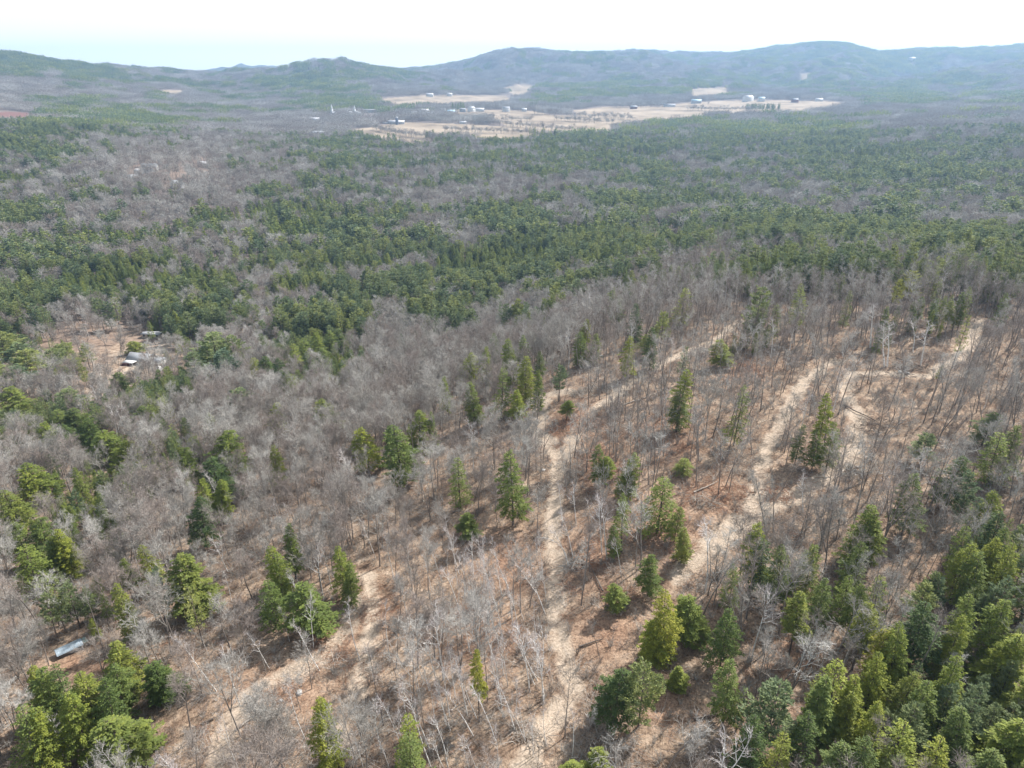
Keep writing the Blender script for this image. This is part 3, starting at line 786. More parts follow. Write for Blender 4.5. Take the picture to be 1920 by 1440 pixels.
# ------------------------------------------------------------------ hand placed trees: (u, v top, v base, width px, kind, tint)
Y_, B_, G_, D_, K_ = (1.32, 1.18, 0.9), (1.12, 1.10, 0.9), (0.95, 0.95, 1), (0.66, 0.74, 0.8), (0.85, 0.92, 1.15)
h, p = 'hemlock', 'pine'
HAND = [
 (190,800,872,58,h,B_),(226,824,872,48,h,B_),(420,808,885,60,h,B_),(398,850,895,50,h,D_),(340,840,890,46,h,B_),(610,745,815,46,h,G_),(513,755,785,32,h,B_),
 (510,828,872,30,h,G_),(257,760,805,40,h,B_),(105,768,805,36,h,D_),(130,765,803,36,h,D_),(153,775,812,36,h,D_),(120,790,828,40,h,D_),(165,782,820,34,h,D_),(82,790,828,38,h,B_),
 (60,862,938,52,h,B_),(14,912,955,44,h,G_),(38,885,945,40,h,B_),(410,607,705,62,p,K_),(446,625,700,38,p,B_),(374,655,725,38,p,G_),(425,650,720,40,p,K_),(398,640,700,36,p,K_),
 (560,640,695,30,h,B_),(580,630,688,30,h,B_),(600,620,680,30,h,B_),(620,615,672,28,h,B_),(642,612,665,28,h,G_),(545,660,712,30,h,D_),(575,655,708,30,h,B_),(530,690,745,32,h,G_),(548,697,748,28,h,G_),(600,650,700,30,h,G_),
 (470,670,702,32,h,D_),(494,664,700,34,h,D_),(515,668,702,28,h,D_),(213,697,747,38,h,K_),(258,636,664,32,h,K_),
 (15,617,680,44,p,G_),(45,640,700,44,p,B_),(62,652,712,42,p,Y_),(0,680,742,50,p,G_),(28,684,740,46,p,K_),(105,650,700,38,p,Y_),(128,640,690,36,p,Y_),(145,668,700,24,p,Y_),(168,640,690,22,p,Y_),
 (347,705,730,26,h,G_),(330,712,732,20,h,G_),(127,727,758,44,p,B_),(20,725,775,50,h,G_),(450,727,768,44,p,G_),(385,770,797,24,h,B_),(275,757,790,30,h,G_),(300,745,780,30,p,G_),
 (693,798,888,52,h,B_),(757,790,915,66,h,B_),(731,792,850,24,h,D_),(790,768,850,44,h,B_),(809,770,830,20,h,B_),(833,703,738,26,h,B_),(880,657,728,36,h,B_),(913,647,728,26,h,B_),
 (948,597,640,18,h,B_),(957,628,725,34,h,B_),(979,623,700,28,h,B_),(984,660,765,40,h,Y_),(940,684,785,34,h,B_),(890,712,795,32,h,G_),(971,730,790,34,h,B_),(1008,690,785,22,h,D_),(1012,655,710,22,h,G_),(925,620,690,26,h,G_),
 (1062,748,788,26,h,B_),(1087,617,688,30,h,B_),(1098,595,650,20,h,B_),(1112,622,685,24,h,G_),(1150,541,612,34,h,B_),(1190,565,645,26,h,D_),(1245,582,645,28,p,Y_),(1225,610,655,26,h,D_),(1180,627,660,30,h,B_),(1206,625,660,28,h,B_),
 (1274,536,612,36,h,B_),(1180,528,560,24,h,B_),(1270,685,805,42,h,B_),(1268,725,810,38,h,G_),(962,840,985,54,h,B_),(1122,830,915,30,h,B_),(1135,850,915,30,h,B_),(1178,842,935,34,h,B_),(1170,875,935,34,h,G_),
 (1232,893,1000,62,h,B_),(1165,922,1035,30,h,B_),(1150,980,1050,26,h,B_),(860,850,890,40,h,G_),(1264,945,1015,28,h,B_),(1277,980,1055,28,h,G_),(1215,1040,1115,42,h,D_),(1155,1092,1145,40,h,D_),
 (1240,1095,1240,52,h,Y_),(1286,1108,1195,60,h,B_),(1222,1150,1240,50,h,B_),(1150,1250,1350,64,h,D_),(1197,1235,1362,58,p,Y_),(1265,1242,1290,30,h,B_),(1070,1420,1470,44,h,B_),(1122,1405,1465,42,h,B_),
 (760,1340,1420,44,h,B_),(775,1368,1450,56,h,G_),(880,962,1004,36,h,B_),(648,1013,1120,36,h,B_),(660,1050,1135,30,h,G_),(895,1215,1250,24,h,Y_),
 (67,972,1065,56,h,B_),(105,985,1060,44,h,B_),(38,1015,1080,62,h,B_),(90,1000,1075,50,h,B_),(28,975,1030,38,h,B_),(270,1015,1100,40,h,B_),(373,1032,1150,66,h,Y_),(355,1100,1150,30,p,Y_),
 (216,1085,1160,38,h,G_),(532,1010,1130,44,h,B_),(514,1036,1135,36,h,B_),(537,976,1030,28,h,B_),(500,1080,1150,50,h,D_),(585,1096,1185,76,h,B_),(378,896,960,34,h,B_),(405,898,960,34,h,B_),(366,930,995,44,h,D_),
 (206,1198,1245,62,h,G_),(203,1240,1285,58,h,B_),(75,1255,1372,66,h,B_),(106,1235,1330,48,h,D_),(146,1250,1370,64,h,Y_),(185,1272,1350,50,h,D_),(55,1238,1300,44,h,Y_),(28,1325,1400,62,h,B_),(62,1330,1410,56,h,B_),(130,1300,1390,54,h,B_),
 (245,1316,1425,92,h,G_),(312,1225,1310,62,h,D_),(603,1305,1430,44,h,B_),(1408,972,1105,48,h,B_),(1442,1010,1125,56,h,D_),(1476,1020,1120,46,h,G_),(1385,1058,1140,34,h,D_),(1632,937,1025,50,h,B_),(1642,960,1060,48,h,Y_),(1612,1010,1070,44,h,G_),
 (1690,877,1005,46,h,G_),(1527,1020,1130,50,h,Y_),(1551,1075,1190,42,h,B_),(1505,1110,1190,44,h,G_),(1590,1068,1165,34,h,B_),(1612,1088,1175,34,h,G_),(1656,1080,1200,44,h,B_),(1634,1120,1215,42,h,Y_),(1745,1120,1235,70,h,D_),(1700,1165,1240,46,h,B_),
 (1884,953,1055,42,h,D_),(1865,1000,1085,36,h,B_),(1906,1010,1090,42,h,B_),(1826,980,1070,34,h,B_),(1820,1008,1110,46,h,B_),(1848,1035,1125,46,h,B_),(1897,988,1060,34,h,D_),(1826,1108,1168,42,h,B_),(1808,1150,1205,38,h,B_),
 (1890,1125,1205,54,h,B_),(1902,1175,1265,60,h,B_),(1676,1175,1285,54,h,Y_),(1656,1215,1290,46,h,B_),(1712,1250,1330,46,h,Y_),(1792,1220,1300,46,h,B_),(1580,1242,1350,66,h,B_),(1612,1255,1350,42,h,B_),(1603,1290,1380,36,h,Y_),(1642,1302,1390,40,h,B_),
 (1545,1262,1350,48,h,B_),(1746,1265,1350,56,h,B_),(1376,1238,1345,46,h,K_),(1460,1272,1360,80,p,G_),(1420,1330,1432,54,h,D_),(1466,1370,1470,48,h,Y_),(1370,1130,1205,50,h,D_),(1700,1340,1440,68,h,B_),(1822,1330,1410,50,h,B_),(1900,1345,1450,76,h,B_),
 (1772,1372,1460,50,h,B_),(1850,1395,1480,60,h,B_),(1640,1385,1470,56,h,G_),(1530,1340,1420,44,h,D_),(1590,1400,1480,56,h,B_),(1960,1040,1130,50,h,B_),(1950,1240,1330,60,h,B_),
 (1427,492,545,30,p,B_),(1580,507,550,18,h,B_),(1595,542,585,18,h,G_),(1715,505,555,30,p,Y_),(1768,520,560,16,h,D_),(1890,545,595,20,h,B_),(1785,580,690,15,p,Y_),(1297,515,575,20,h,Y_),(1375,713,835,32,h,B_),(1530,725,860,36,h,B_),
 (1548,780,885,46,h,B_),(1522,800,880,40,h,D_),(1490,790,870,34,h,G_),(1350,635,690,40,h,D_),(1278,855,890,34,h,D_),(1840,765,835,40,h,G_),(1725,805,870,38,p,B_),(1885,805,905,46,h,B_),(1912,795,900,36,h,B_),(1800,850,935,46,h,D_),
 (1866,920,975,42,h,B_),(1410,480,520,26,h,B_),(1460,470,520,24,h,D_),(1690,520,560,16,p,Y_),(1620,470,530,30,p,G_),(1700,460,520,34,p,G_),(1760,480,525,28,p,D_),(1830,485,540,32,p,B_),
]
HAND_BIRCH = [  # (u top, v top, u base, v base, variant)
 (827,964,850,1027,1),(880,1001,887,1076,0),(895,1042,932,1144,3),(929,1050,940,1117,0),(951,1060,960,1160,3),(989,1046,1022,1151,2),(917,1121,936,1211,1),(801,1110,831,1275,2),
 (786,1211,805,1295,0),(797,1189,818,1275,3),(854,1230,876,1342,2),(923,1215,940,1316,0),(978,1170,993,1298,1),(998,1188,1020,1312,2),(1015,1215,1020,1320,0),(1037,975,1067,1061,3),(1004,994,1064,1063,4),
 (1105,1008,1082,1052,4),(1056,956,1075,1045,0),(1101,934,1112,994,3),(1131,919,1139,1050,2),(1118,930,1128,1040,0),(761,1178,720,1234,4),(711,1391,730,1440,2),(801,1380,831,1440,2),(861,1380,880,1440,0),(872,1390,892,1440,2),
 (659,1372,681,1440,0),(101,1342,120,1430,2),(390,1005,427,1072,2),(1655,597,1658,688,2),(1667,602,1663,688,0),(1735,602,1725,686,0),(1640,562,1632,652,3),(1411,990,1415,1100,2),(1689,1068,1692,1150,2),(1716,1080,1700,1140,4),
 (860,1040,880,1120,3),(838,1060,862,1150,1),(905,1085,925,1180,0),(1045,905,1055,985,3),(1296,525,1300,585,0),(1070,905,1080,985,0),(1155,1000,1165,1080,3),(748,1250,765,1360,3),(690,1310,715,1410,0),(820,1330,840,1440,3),(176,640,196,745,0),(1720,590,1712,660,3),(1500,880,1505,960,0),
]
def place_from_px(u, vt, vb, ub=None):
    g = ground_at(ub if ub is not None else u, vb)
    # vertical plane through the foot, facing the camera
    x, y, z = ray(u, vt); nrm_ = Vector((g.x, g.y)).normalized()
    k = g.xy.length / (x * nrm_.x + y * nrm_.y)
    top = Vector((x * k, y * k, z * k))
    return g, top
TREES = []   # dict: kind, x, y, z, h (height scale to metres), w (radius m), tilt, rz, tint, var
rnd = random.Random(5)
rngT = np.random.default_rng(12)
for (u, vt, vb, wpx, kind, tint) in HAND:
    g, top = place_from_px(u, vt, vb)
    d = g.length; H = (top.z - g.z) * 1.0
    Hc = min(max(H, 5.0), 23.0)
    if float(DEN(u, vb)) > 0.62 and Hc < 14.5 and not (vt > 1225 and wpx < 36):
        Ht = 12.5 + rnd.random() * 3.0      # foot hidden by the woods: keep the top where it is, give the tree its full height
        x_, y_, z_ = ray(u, vt); kk_ = np.linspace(60, 1500, 6000) / math.hypot(x_, y_)
        cl_ = z_ * kk_ - height(x_ * kk_, y_ * kk_); i_ = int(np.argmax(cl_ < Ht))
        if cl_[i_] < Ht:
            g = Vector((x_ * kk_[i_], y_ * kk_[i_], float(height(x_ * kk_[i_], y_ * kk_[i_])))); d = g.length; Hc = Ht
    rad = max(wpx * d / F / 2 * (1.28 if (u > 1380 and vt > 950) else 1.15 if (u < 330 and vt > 950) else 1.0 if (1480 < u < 1560 and vt < 900) else 1.38), 1.6)
    best = min(range(len(PROTO[kind])), key=lambda i: abs(PROTO[kind][i][4] / 15 * Hc - rad) + rnd.random() * 1.1)
    TREES.append(dict(kind=kind, x=g.x, y=g.y, z=g.z, h=Hc, w=rad, tilt=None, rz=rnd.random() * 6.28, tint=tint, var=best, hand=True))
for (ut, vt, ub, vb, var) in HAND_BIRCH:
    g, top = place_from_px(ut, vt, vb, ub)
    ax = top - g; H = min(max(ax.length, 6), 16.5); var = 0 if (var == 2 and H > 14) else var
    if var == 4:
        H = H * 1.05; dirx = 1 if ut > ub else -1
        TREES.append(dict(kind='birch', x=g.x, y=g.y, z=g.z, h=H, w=2.0 / 15 * H, tilt=None, rz=(0 if dirx > 0 else math.pi), tint=G_, var=4, hand=True))
    else:
        TREES.append(dict(kind='birch', x=g.x, y=g.y, z=g.z, h=H, w=(3.4 if vb < 700 and ub > 1200 else 2.0) / 15 * H, tilt=(ax.x / ax.z, ax.y / ax.z), rz=rnd.random() * 6.28, tint=G_, var=var, hand=True))
for _ in range(95):      # more of the slim birches that fill the regrowth left of the central track
    u_, v_ = rnd.uniform(745, 1030), rnd.uniform(1060, 1470)
    if rnd.random() < 0.25: u_, v_ = rnd.uniform(380, 760), rnd.uniform(960, 1440)
    g = ground_at(u_, v_); H = rnd.uniform(8, 14.5)
    TREES.append(dict(kind='birch', x=g.x, y=g.y, z=g.z, h=H, w=1.5 / 15 * H, tilt=(-abs(rnd.gauss(0.10, 0.14)), rnd.gauss(0, 0.08)), rz=rnd.random() * 6.28, tint=G_, var=rnd.choice([0, 1, 3, 3, 0]), hand=True))
handxy = np.array([(t['x'], t['y'], t['w'] * (0.72 if not (t['x'] > 35 and t['y'] < 125) else 0.45) if t['kind'] != 'birch' else 0.5, (10.0 if not (t['x'] > 35 and t['y'] < 125) else 1.0) if t['kind'] != 'birch' else (26.0 if t['w'] > 2.5 * t['h'] / 15 else (7.0 if t['h'] > 8 and t['w'] > 1.6 * t['h'] / 15 else 0.0))) for t in TREES])

# ------------------------------------------------------------------ buildings' spots (so that trees keep off them)
CLEAR = []   # (x, y, radius)
def spot(u, v, rad):
    g = ground_at(u, v); CLEAR.append((g.x, g.y, rad)); return g
S_house = spot(268, 680, 9); S_trailer = spot(287, 632, 9); S_shed = spot(133, 1222, 3.6)
S_van = spot(299, 694, 3); S_tractor = spot(237, 686, 3)
SPOTS = {}
VILL = [ # (name, u, v, length, width, wall height, roof colour key, wall key, rot, label)
 ('farmhouse',283,322,15,9,5,'grey','white',0.2,'white farmhouse among bare trees in the upper left clearing'),
 ('outbuilding',262,326,9,6,3,'white','white',-0.5,'small pale outbuilding left of the white farmhouse in the upper clearing'),
 ('house',250,340,10,7,4,'white','grey',0.6,'white roofed house just below the upper left clearing'),
 ('house',334,352,10,8,4,'grey','grey',-0.3,'grey house on the lower right side of the upper left clearing'),
 ('house',382,314,11,8,4,'white','tan',0.1,'pale house at the right end of the upper left clearing'),
 ('apartment_building',597,257,32,10,7,'grey','white',0.0,'long white building with many windows between the woods left of the fields'),
 ('house',578,256,13,8,4,'white','white',0.1,'small white house left of the long many windowed building'),
 ('barn',592,229,22,12,6,'white','white',0.15,'white barn alone in the woods at the left of the village'),
 ('house',528,240,12,8,4,'white','grey',0.4,'small white house far left of the village in purple woods'),
 ('school',697,211,62,16,7,'white','grey',0.02,'long low building with flat white roof behind the village woods'),
 ('house',671,217,16,10,6,'grey','white',-0.2,'white house beside the second steeple'),
 ('house',655,216,14,9,6,'grey','white',0.4,'grey roofed house between the two steeples'),
 ('house',775,217,18,10,7,'grey','white',0.5,'white gabled house at the left end of the village row'),
 ('house',797,213,22,12,7,'white','white',-0.3,'large pale roofed house right of the gabled village house'),
 ('house',806,219,16,10,7,'grey','white',0.3,'white house with grey roof in front of the large pale roofed house'),
 ('house',830,211,16,10,6,'grey','grey',0.0,'grey house in the middle of the village row'),
 ('house',846,214,20,12,6,'blue','white',0.1,'house with pale blue roof in the village row'),
 ('house',868,210,16,10,6,'grey','grey',-0.2,'grey roofed house under the dark pines of the village'),
 ('barn',884,209,20,12,8,'white','white',0.9,'tall white barn with peaked gable at the right of the village'),
 ('barn',899,209,26,11,5,'white','white',0.0,'long low white barn right of the tall peaked barn'),
 ('house',949,209,20,12,8,'grey','white',0.4,'large white house standing apart right of the village'),
 ('outbuilding',983,209,14,9,5,'white','white',0.0,'small white outbuilding right of the large lone white house'),
 ('house',806,181,24,12,6,'white','white',0.0,'white house above the upper hayfield'),
 ('house',843,180,18,10,6,'white','white',0.3,'small white house right of the one above the upper hayfield'),
 ('barn',1402,190,34,16,11,'white','white',0.55,'big white roofed barn at the edge of the right fields'),
 ('house',1427,190,20,12,8,'blue','white',0.1,'pale blue roofed house just right of the big white barn'),
 ('barn',1305,194,30,14,7,'blue','grey',0.0,'long barn with blue roof left of the big white barn'),
 ('outbuilding',1188,204,20,10,5,'grey','red',0.0,'dark red outbuilding on the left part of the right fields'),
 ('outbuilding',1255,200,34,10,4,'grey','white',0.0,'long low pale shed in the middle of the right fields'),
 ('house',1490,192,18,12,7,'grey','red',0.2,'dark roofed house right of the spruce windbreak'),
 ('house',1535,190,22,10,5,'white','white',0.0,'white house at the right end of the right fields'),
 ('house',1683,222,16,9,5,'white','white',0.1,'lone white house in the woods right of the fields'),
 ('house',1709,115,34,20,12,'white','white',0.2,'white house high on the hazy hillside at the right'),
 ('outbuilding',868,232,16,7,3,'white','white',0.1,'low white shelter on the middle hayfield'),
 ('outbuilding',1240,456,9,5,2.5,'white','grey',0.1,'small white roofed cabin in the gap in the valley pines'),
]
VS = []
for e in VILL:
    g = ground_at(e[1], e[2]); VS.append(g)
    CLEAR.append((g.x, g.y, e[3] * 0.6 + 3)); nn_ = Vector((g.x, g.y)).normalized()
    extra = 3 if g.length > 1200 else 1      # open ground between the building and the viewer
    for k in range(1, extra + 5):
        CLEAR.append((g.x - nn_.x * k * e[3] * 0.5, g.y - nn_.y * k * e[3] * 0.5, e[3] * 0.42 + 2))
S_barn = spot(743, 232, 30); S_silo = spot(744.5, 233.5, 8); S_church = spot(626, 219, 16); S_church2 = spot(669, 216, 10)
for s_, q_ in ((S_barn, 26), (S_church, 12), (S_house, 6), (S_shed, 6.0)):
    nn_ = Vector((s_.x, s_.y)).normalized()
    for k in range(1, 7): CLEAR.append((s_.x - nn_.x * k * q_ * 0.6, s_.y - nn_.y * k * q_ * 0.6, q_ * 0.6))
CLEAR = np.array(CLEAR)
def blocked(x, y):
    b = np.zeros(x.shape, bool)
    for cx, cy, rr_ in CLEAR: b |= (x - cx) ** 2 + (y - cy) ** 2 < rr_ * rr_
    return b

# ------------------------------------------------------------------ scatter
def jitter_grid(r0, r1, sp, seed, az=R(41)):
    rng = np.random.default_rng(seed)
    X = np.arange(-r1 * math.sin(az) - 60, r1 * math.sin(az) + 60, sp); Y = np.arange(min(r0 * 0.5, 30), r1, sp)
    gx, gy = np.meshgrid(X, Y); gx = gx.ravel() + rng.uniform(-.48, .48, gx.size) * sp; gy = gy.ravel() + rng.uniform(-.48, .48, gy.size) * sp
    r = np.hypot(gx, gy); a = np.abs(np.arctan2(gx, gy))
    k = (r > r0) & (r < r1) & (a < np.where(r < 260, R(53), az))
    return gx[k], gy[k], r[k], rng
HEDGE = [[(700,243),(760,256),(830,262),(900,262)],[(880,233),(960,238),(1040,246),(1100,246)],[(1000,214),(1090,219),(1190,226)],[(1290,207),(1345,209),(1420,207)],[(1150,202),(1250,200)],[(940,228),(1000,228)],[(830,247),(940,250),(1000,254),(1060,264)],[(1040,226),(1150,233)],[(690,262),(770,280),(830,275)],[(760,229),(800,225),(880,226),(930,222)]]
HW = []
for pl in HEDGE:
    HW.append([ground_at(u, v) for u, v in pl])
# horizon table for culling what the terrain hides
NA = 360
def hidden(x, y, z, hgt):
    return np.zeros(x.shape, bool) if HZ is None else (z + hgt) / np.hypot(x, y) < HZ(x, y) - 0.006
HZ = None
azb = np.linspace(R(-54), R(54), NA); rb = np.exp(np.linspace(math.log(60), math.log(9000), 700))
RB, AB = np.meshgrid(rb, azb, indexing='ij')
sl = height(RB * np.sin(AB), RB * np.cos(AB)) / RB
mx_ = np.maximum.accumulate(sl, axis=0)
def HZ(x, y):
    r = np.hypot(x, y); a = np.arctan2(x, y)
    i = np.clip(np.searchsorted(rb, r * 0.985) - 1, 0, len(rb) - 1); j = np.clip(((a - azb[0]) / (azb[1] - azb[0])).astype(int), 0, NA - 1)
    return mx_[i, j]

def scatter_trees(r0, r1, sp, seed, hmul=1.0):
    x, y, r, rng = jitter_grid(r0, r1, sp, seed)
    z = height(x, y)
    u, v, fld, bog, yard, uyard, small = area_masks(x, y, z)
    uc, vc = proj(x, y, z + 10)
    keep = ~fld & ~bog & ~(yard & (rng.random(x.size) < 0.34)) & ~(uyard & (rng.random(x.size) < 0.6)) & ~(small & (rng.random(x.size) < 0.7))
    dn = np.where(v > 500, DEN(u, v), 1.0)
    cl = vnoise(x / 14, y / 14, 77)
    dn = np.where((u > 1050) & (v > 500), np.minimum(dn * 1.45, 1), dn)
    keep &= rng.random(x.size) < np.clip(dn ** 0.95 * (0.74 + 0.6 * cl), 0, 1) * np.where(r > 360, 0.62, 1.0)
    keep &= ~hidden(x, y, z, 24)
    keep &= ~blocked(x, y)
    if r0 < 500:
        m = r < 560
        td = np.full(x.shape, 99.0); td[m] = track_dist(x[m], y[m]); keep &= (td > 1.0) & ((td > 3.0) | (rng.random(x.size) < 0.7))
        sel = rng.random(x.size)
        for hx, hy, hr, hc in handxy: 
            hn = math.hypot(hx, hy); al = (x * hx + y * hy) / hn - hn; ac = np.abs(x * hy - y * hx) / hn
            keep &= ~(((x - hx) ** 2 + (y - hy) ** 2 < (hr + 1.1) ** 2) | ((al < 0) & (al > -hr - hc) & (ac < hr + 0.8) & (sel < 0.9)))
    x, y, z, r, u, v, uc, vc = [a[keep] for a in (x, y, z, r, u, v, uc, vc)]
    c = CON(uc, vc)
    nz = vnoise(x / 38 + 7, y / 38, 21) * 0.62 + vnoise(x / 13, y / 13, 22) * 0.38
    c = np.where(c <= 0.05, 0.0, c)
    nz = 0.5 + (nz - 0.5) * 1.5 + (vnoise(x / 95, y / 95 + 3, 23) - 0.5) * 0.35
    isc = (nz + rng.uniform(-.16, .16, x.size)) < (0.19 * np.clip(c / 0.3, 0, 1) + 0.68 * c) * (c > 0) - (c <= 0.12) * 0.03
    pn = vnoise(x / 70, y / 70, 41)
    pine = isc & ((pn + rng.uniform(-.25, .25, x.size)) > 0.45)
    return x, y, z, r, u, v, isc, pine, rng
STUFF = {'bare': [], 'birch': [], 'hemlock': [], 'pine': []}     # rows: x y z rx ry rz sx sy sz idx
x, y, z, r, u, v, isc, pine, rng = scatter_trees(45, 640, 3.9, 3)
for i in range(len(x)):
    k = 'pine' if pine[i] else ('hemlock' if isc[i] else 'bare')
    H = rng.normal(13.6, 2.6) if k == 'bare' else (rng.normal(18.5, 2.6) if k == 'pine' else rng.normal(14.5, 3.0))
    if k != 'bare' and v[i] > 650: H *= 0.6
    if k == 'bare' and rng.random() < 0.22: H *= 0.62
    if k == 'bare' and rng.random() < 0.025: k = 'birch'
    H = float(np.clip(H, 5, 24)); n = len(PROTO[k]) - (1 if k == 'birch' else 0); var = int(rng.integers(n))
    if k == 'bare':
        slim = sstep(900, 1150, u[i] + (v[i] - 800) * 0.25) * 0.82 + 0.16
        var = int(rng.integers(8, 13)) if rng.random() < slim else int(rng.integers(8))
        if var >= 8: H = min(H * 1.12, 19)
    wm = PROTO[k][var][4] / 15 * H * rng.uniform(0.85, 1.15) * (1.25 if r[i] > 360 else 1.0)
    ts = 0.05 if k == 'bare' else 0.015
    TREES.append(dict(kind=k, x=x[i], y=y[i], z=z[i], h=H, w=wm, tilt=(rng.normal() * ts, rng.normal() * ts), rz=rng.uniform(0, 6.28), tint=G_, var=var, hand=False))

# lone trees standing in the fields' edges and hedgerows go with the mid-distance woods
x, y, z, r, u, v, isc, pine, rng = scatter_trees(640, 1700, 5.6, 4)
MID = {'bare_mid': [], 'hemlock_mid': [], 'pine_mid': []}
for i in range(len(x)):
    k = 'pine' if pine[i] else ('hemlock' if isc[i] else 'bare')
    H = float(np.clip(rng.normal({'bare': 15.0, 'pine': 20, 'hemlock': 16.5}[k], 2.8), 8, 28)); wm = rng.uniform(1.15, 1.65)
    MID[k + '_mid'].append((x[i], y[i], z[i], rng.normal() * .03, rng.normal() * .03, rng.uniform(0, 6.28), H / 15 * wm, H / 15 * wm, H / 15, rng.integers(4)))
for hl in HW:
    for a, b in zip(hl[:-1], hl[1:]):
        n = int((b - a).length / 2.0)
        for k in range(n):
            q_ = a.lerp(b, (k + rng.random()) / n); xx, yy = q_.x + rng.normal() * 2.5, q_.y + rng.normal() * 4
            H = rng.uniform(7, 13) + 6 * (rng.random() < 0.12); MID['bare_mid'].append((xx, yy, float(height(xx, yy)), 0, 0, rng.uniform(0, 6.28), H / 15 * 1.7, H / 15 * 1.7, H / 15, rng.integers(4)))
def clump(u0, u1, v0, v1, n, kind, hm, seed):
    rg = np.random.default_rng(seed)
    for _ in range(n):
        g = ground_at(rg.uniform(u0, u1), rg.uniform(v0, v1)); H = rg.normal(hm, 1.5)
        MID[kind].append((g.x, g.y, g.z, 0, 0, rg.uniform(0, 6.28), H / 15, H / 15, H / 15, rg.integers(4)))
clump(1398, 1462, 202, 206, 90, 'hemlock_mid', 16, 1)      # spruce windbreak by the big barn
clump(985, 1030, 255, 266, 14, 'hemlock_mid', 22, 2)
clump(1040, 1060, 258, 268, 6, 'hemlock_mid', 18, 3)
clump(845, 870, 205, 211, 12, 'pine_mid', 26, 4)
clump(690, 750, 262, 275, 26, 'pine_mid', 18, 5)
clump(985, 1010, 198, 206, 10, 'hemlock_mid', 26, 6)
clump(1320, 1332, 190, 200, 5, 'bare_mid', 18, 7)

FAR = {'far_bare': [], 'far_pine': [], 'far_hemlock': []}
x, y, r, rng = jitter_grid(1660, 8200, 31, 6, az=R(40))
z = height(x, y)
u, v, fld, bog, yard, uyard, small = area_masks(x, y, z)
bl = blocked(x, y)
keep = ~hidden(x, y, z, 22) & ~bl
# keep crowns off the fields: test the patch's near side as well
fn = np.zeros(x.shape, bool)
for dx, dy in ((0, 0), (17, 0), (-17, 0), (0, 17), (0, -17)):
    uu, vv = proj(x + dx, y + dy, height(x + dx, y + dy)); m = np.zeros(x.shape, bool)
    for p_ in FIELDS + [BOG]: m |= inpoly(uu, vv, p_)
    fn |= m
keep &= ~fn
x, y, z, r = [a[keep] for a in (x, y, z, r)]
uc, vc = proj(x, y, z + 8)
c = CON(uc, vc)
nz = vnoise(x / 150, y / 150, 51) * 0.6 + vnoise(x / 50, y / 50, 52) * 0.4
isc = (0.5 + (nz - 0.5) * 0.8 + rng.uniform(-.15, .15, x.size)) < (0.04 + 0.72 * c)
e = 20.0
gxn = (height(x + e, y) - height(x - e, y)) / (2 * e); gyn = (height(x, y + e) - height(x, y - e)) / (2 * e)
for i in range(len(x)):
    k = 'far_bare' if not isc[i] else ('far_pine' if rng.random() < 0.5 else 'far_hemlock')
    s = rng.uniform(0.9, 1.15)
    FAR[k].append((x[i], y[i], z[i] - 1.0, math.atan(gyn[i]), -math.atan(gxn[i]), rng.choice([0, 1, 2, 3]) * math.pi / 2 * 0, s, s, s * rng.uniform(0.85, 1.2), rng.integers(3)))

# undergrowth and slash on the near hill
def small_scatter(r1, sp, seed, dens):
    x, y, r, rng = jitter_grid(48, r1, sp, seed, az=R(40))
    z = height(x, y); u, v = proj(x, y, z)
    td = track_dist(x, y)
    keep = ((td > 0.2) | (rng.random(x.size) < 0.22)) & (rng.random(x.size) < dens(u, v, x, y)) & ~hidden(x, y, z, 4) & ~blocked(x, y)
    return x[keep], y[keep], z[keep], u[keep], v[keep], rng
UND = []; DEB = []
x, y, z, u, v, rng = small_scatter(420, 1.9, 8, lambda u, v, x, y: 0.30 + 0.9 * DEN(u, v) * vnoise(x / 9, y / 9, 61))
for i in range(len(x)):
    s = rng.uniform(0.45, 1.25); UND.append((x[i], y[i], z[i] - 0.05, 0, 0, rng.uniform(0, 6.28), s, s, s * rng.uniform(0.8, 1.2), rng.integers(6)))
x, y, z, u, v, rng = small_scatter(330, 1.35, 9, lambda u, v, x, y: np.where(v > 560, 0.14 + 0.85 * sstep(0.42, 0.75, vnoise(x / 7, y / 7, 63)), 0))
for i in range(len(x)):
    s = rng.uniform(0.5, 1.3)
    ru = max(math.exp(-((u[i] - a) / b2) ** 2 - ((v[i] - c2) / d2) ** 2) for (a, c2, b2, d2) in RUST)
    idx = rng.integers(5, 7) if rng.random() < ru * 0.9 + 0.05 else rng.integers(5)
    DEB.append((x[i], y[i], z[i] - 0.05, rng.normal() * .1, rng.normal() * .1, rng.uniform(0, 6.28), s, s, s, idx))

# ------------------------------------------------------------------ the 300 largest of each kind are objects, the rest one mass
def matrix_for(t, proto):
    Hs = t['h'] / proto[3]; Ws = t['w'] / proto[4]
    return Hs, Ws
for t in TREES:
    d = math.sqrt(t['x'] ** 2 + t['y'] ** 2 + t['z'] ** 2); t['d'] = d
    uu, vv = proj(t['x'], t['y'], t['z'] + t['h'] * 0.6); t['u'], t['v'] = float(uu), float(vv)
    ub, vb = proj(t['x'], t['y'], t['z']); t['ub'], t['vb'] = float(ub), float(vb)
    t['in'] = -5 < uu < 1925 and 0 < vv < 1436
    t['size'] = t['h'] * (math.hypot(t['x'], t['y']) / d * 0.75 + 0.25) / d
IND = []
for k in ('bare', 'birch', 'hemlock', 'pine'):
    L = sorted([t for t in TREES if t['kind'] == k and t['in']], key=lambda t: -t['size'])[:300]
    for t in L: t['ind'] = True
    IND += L
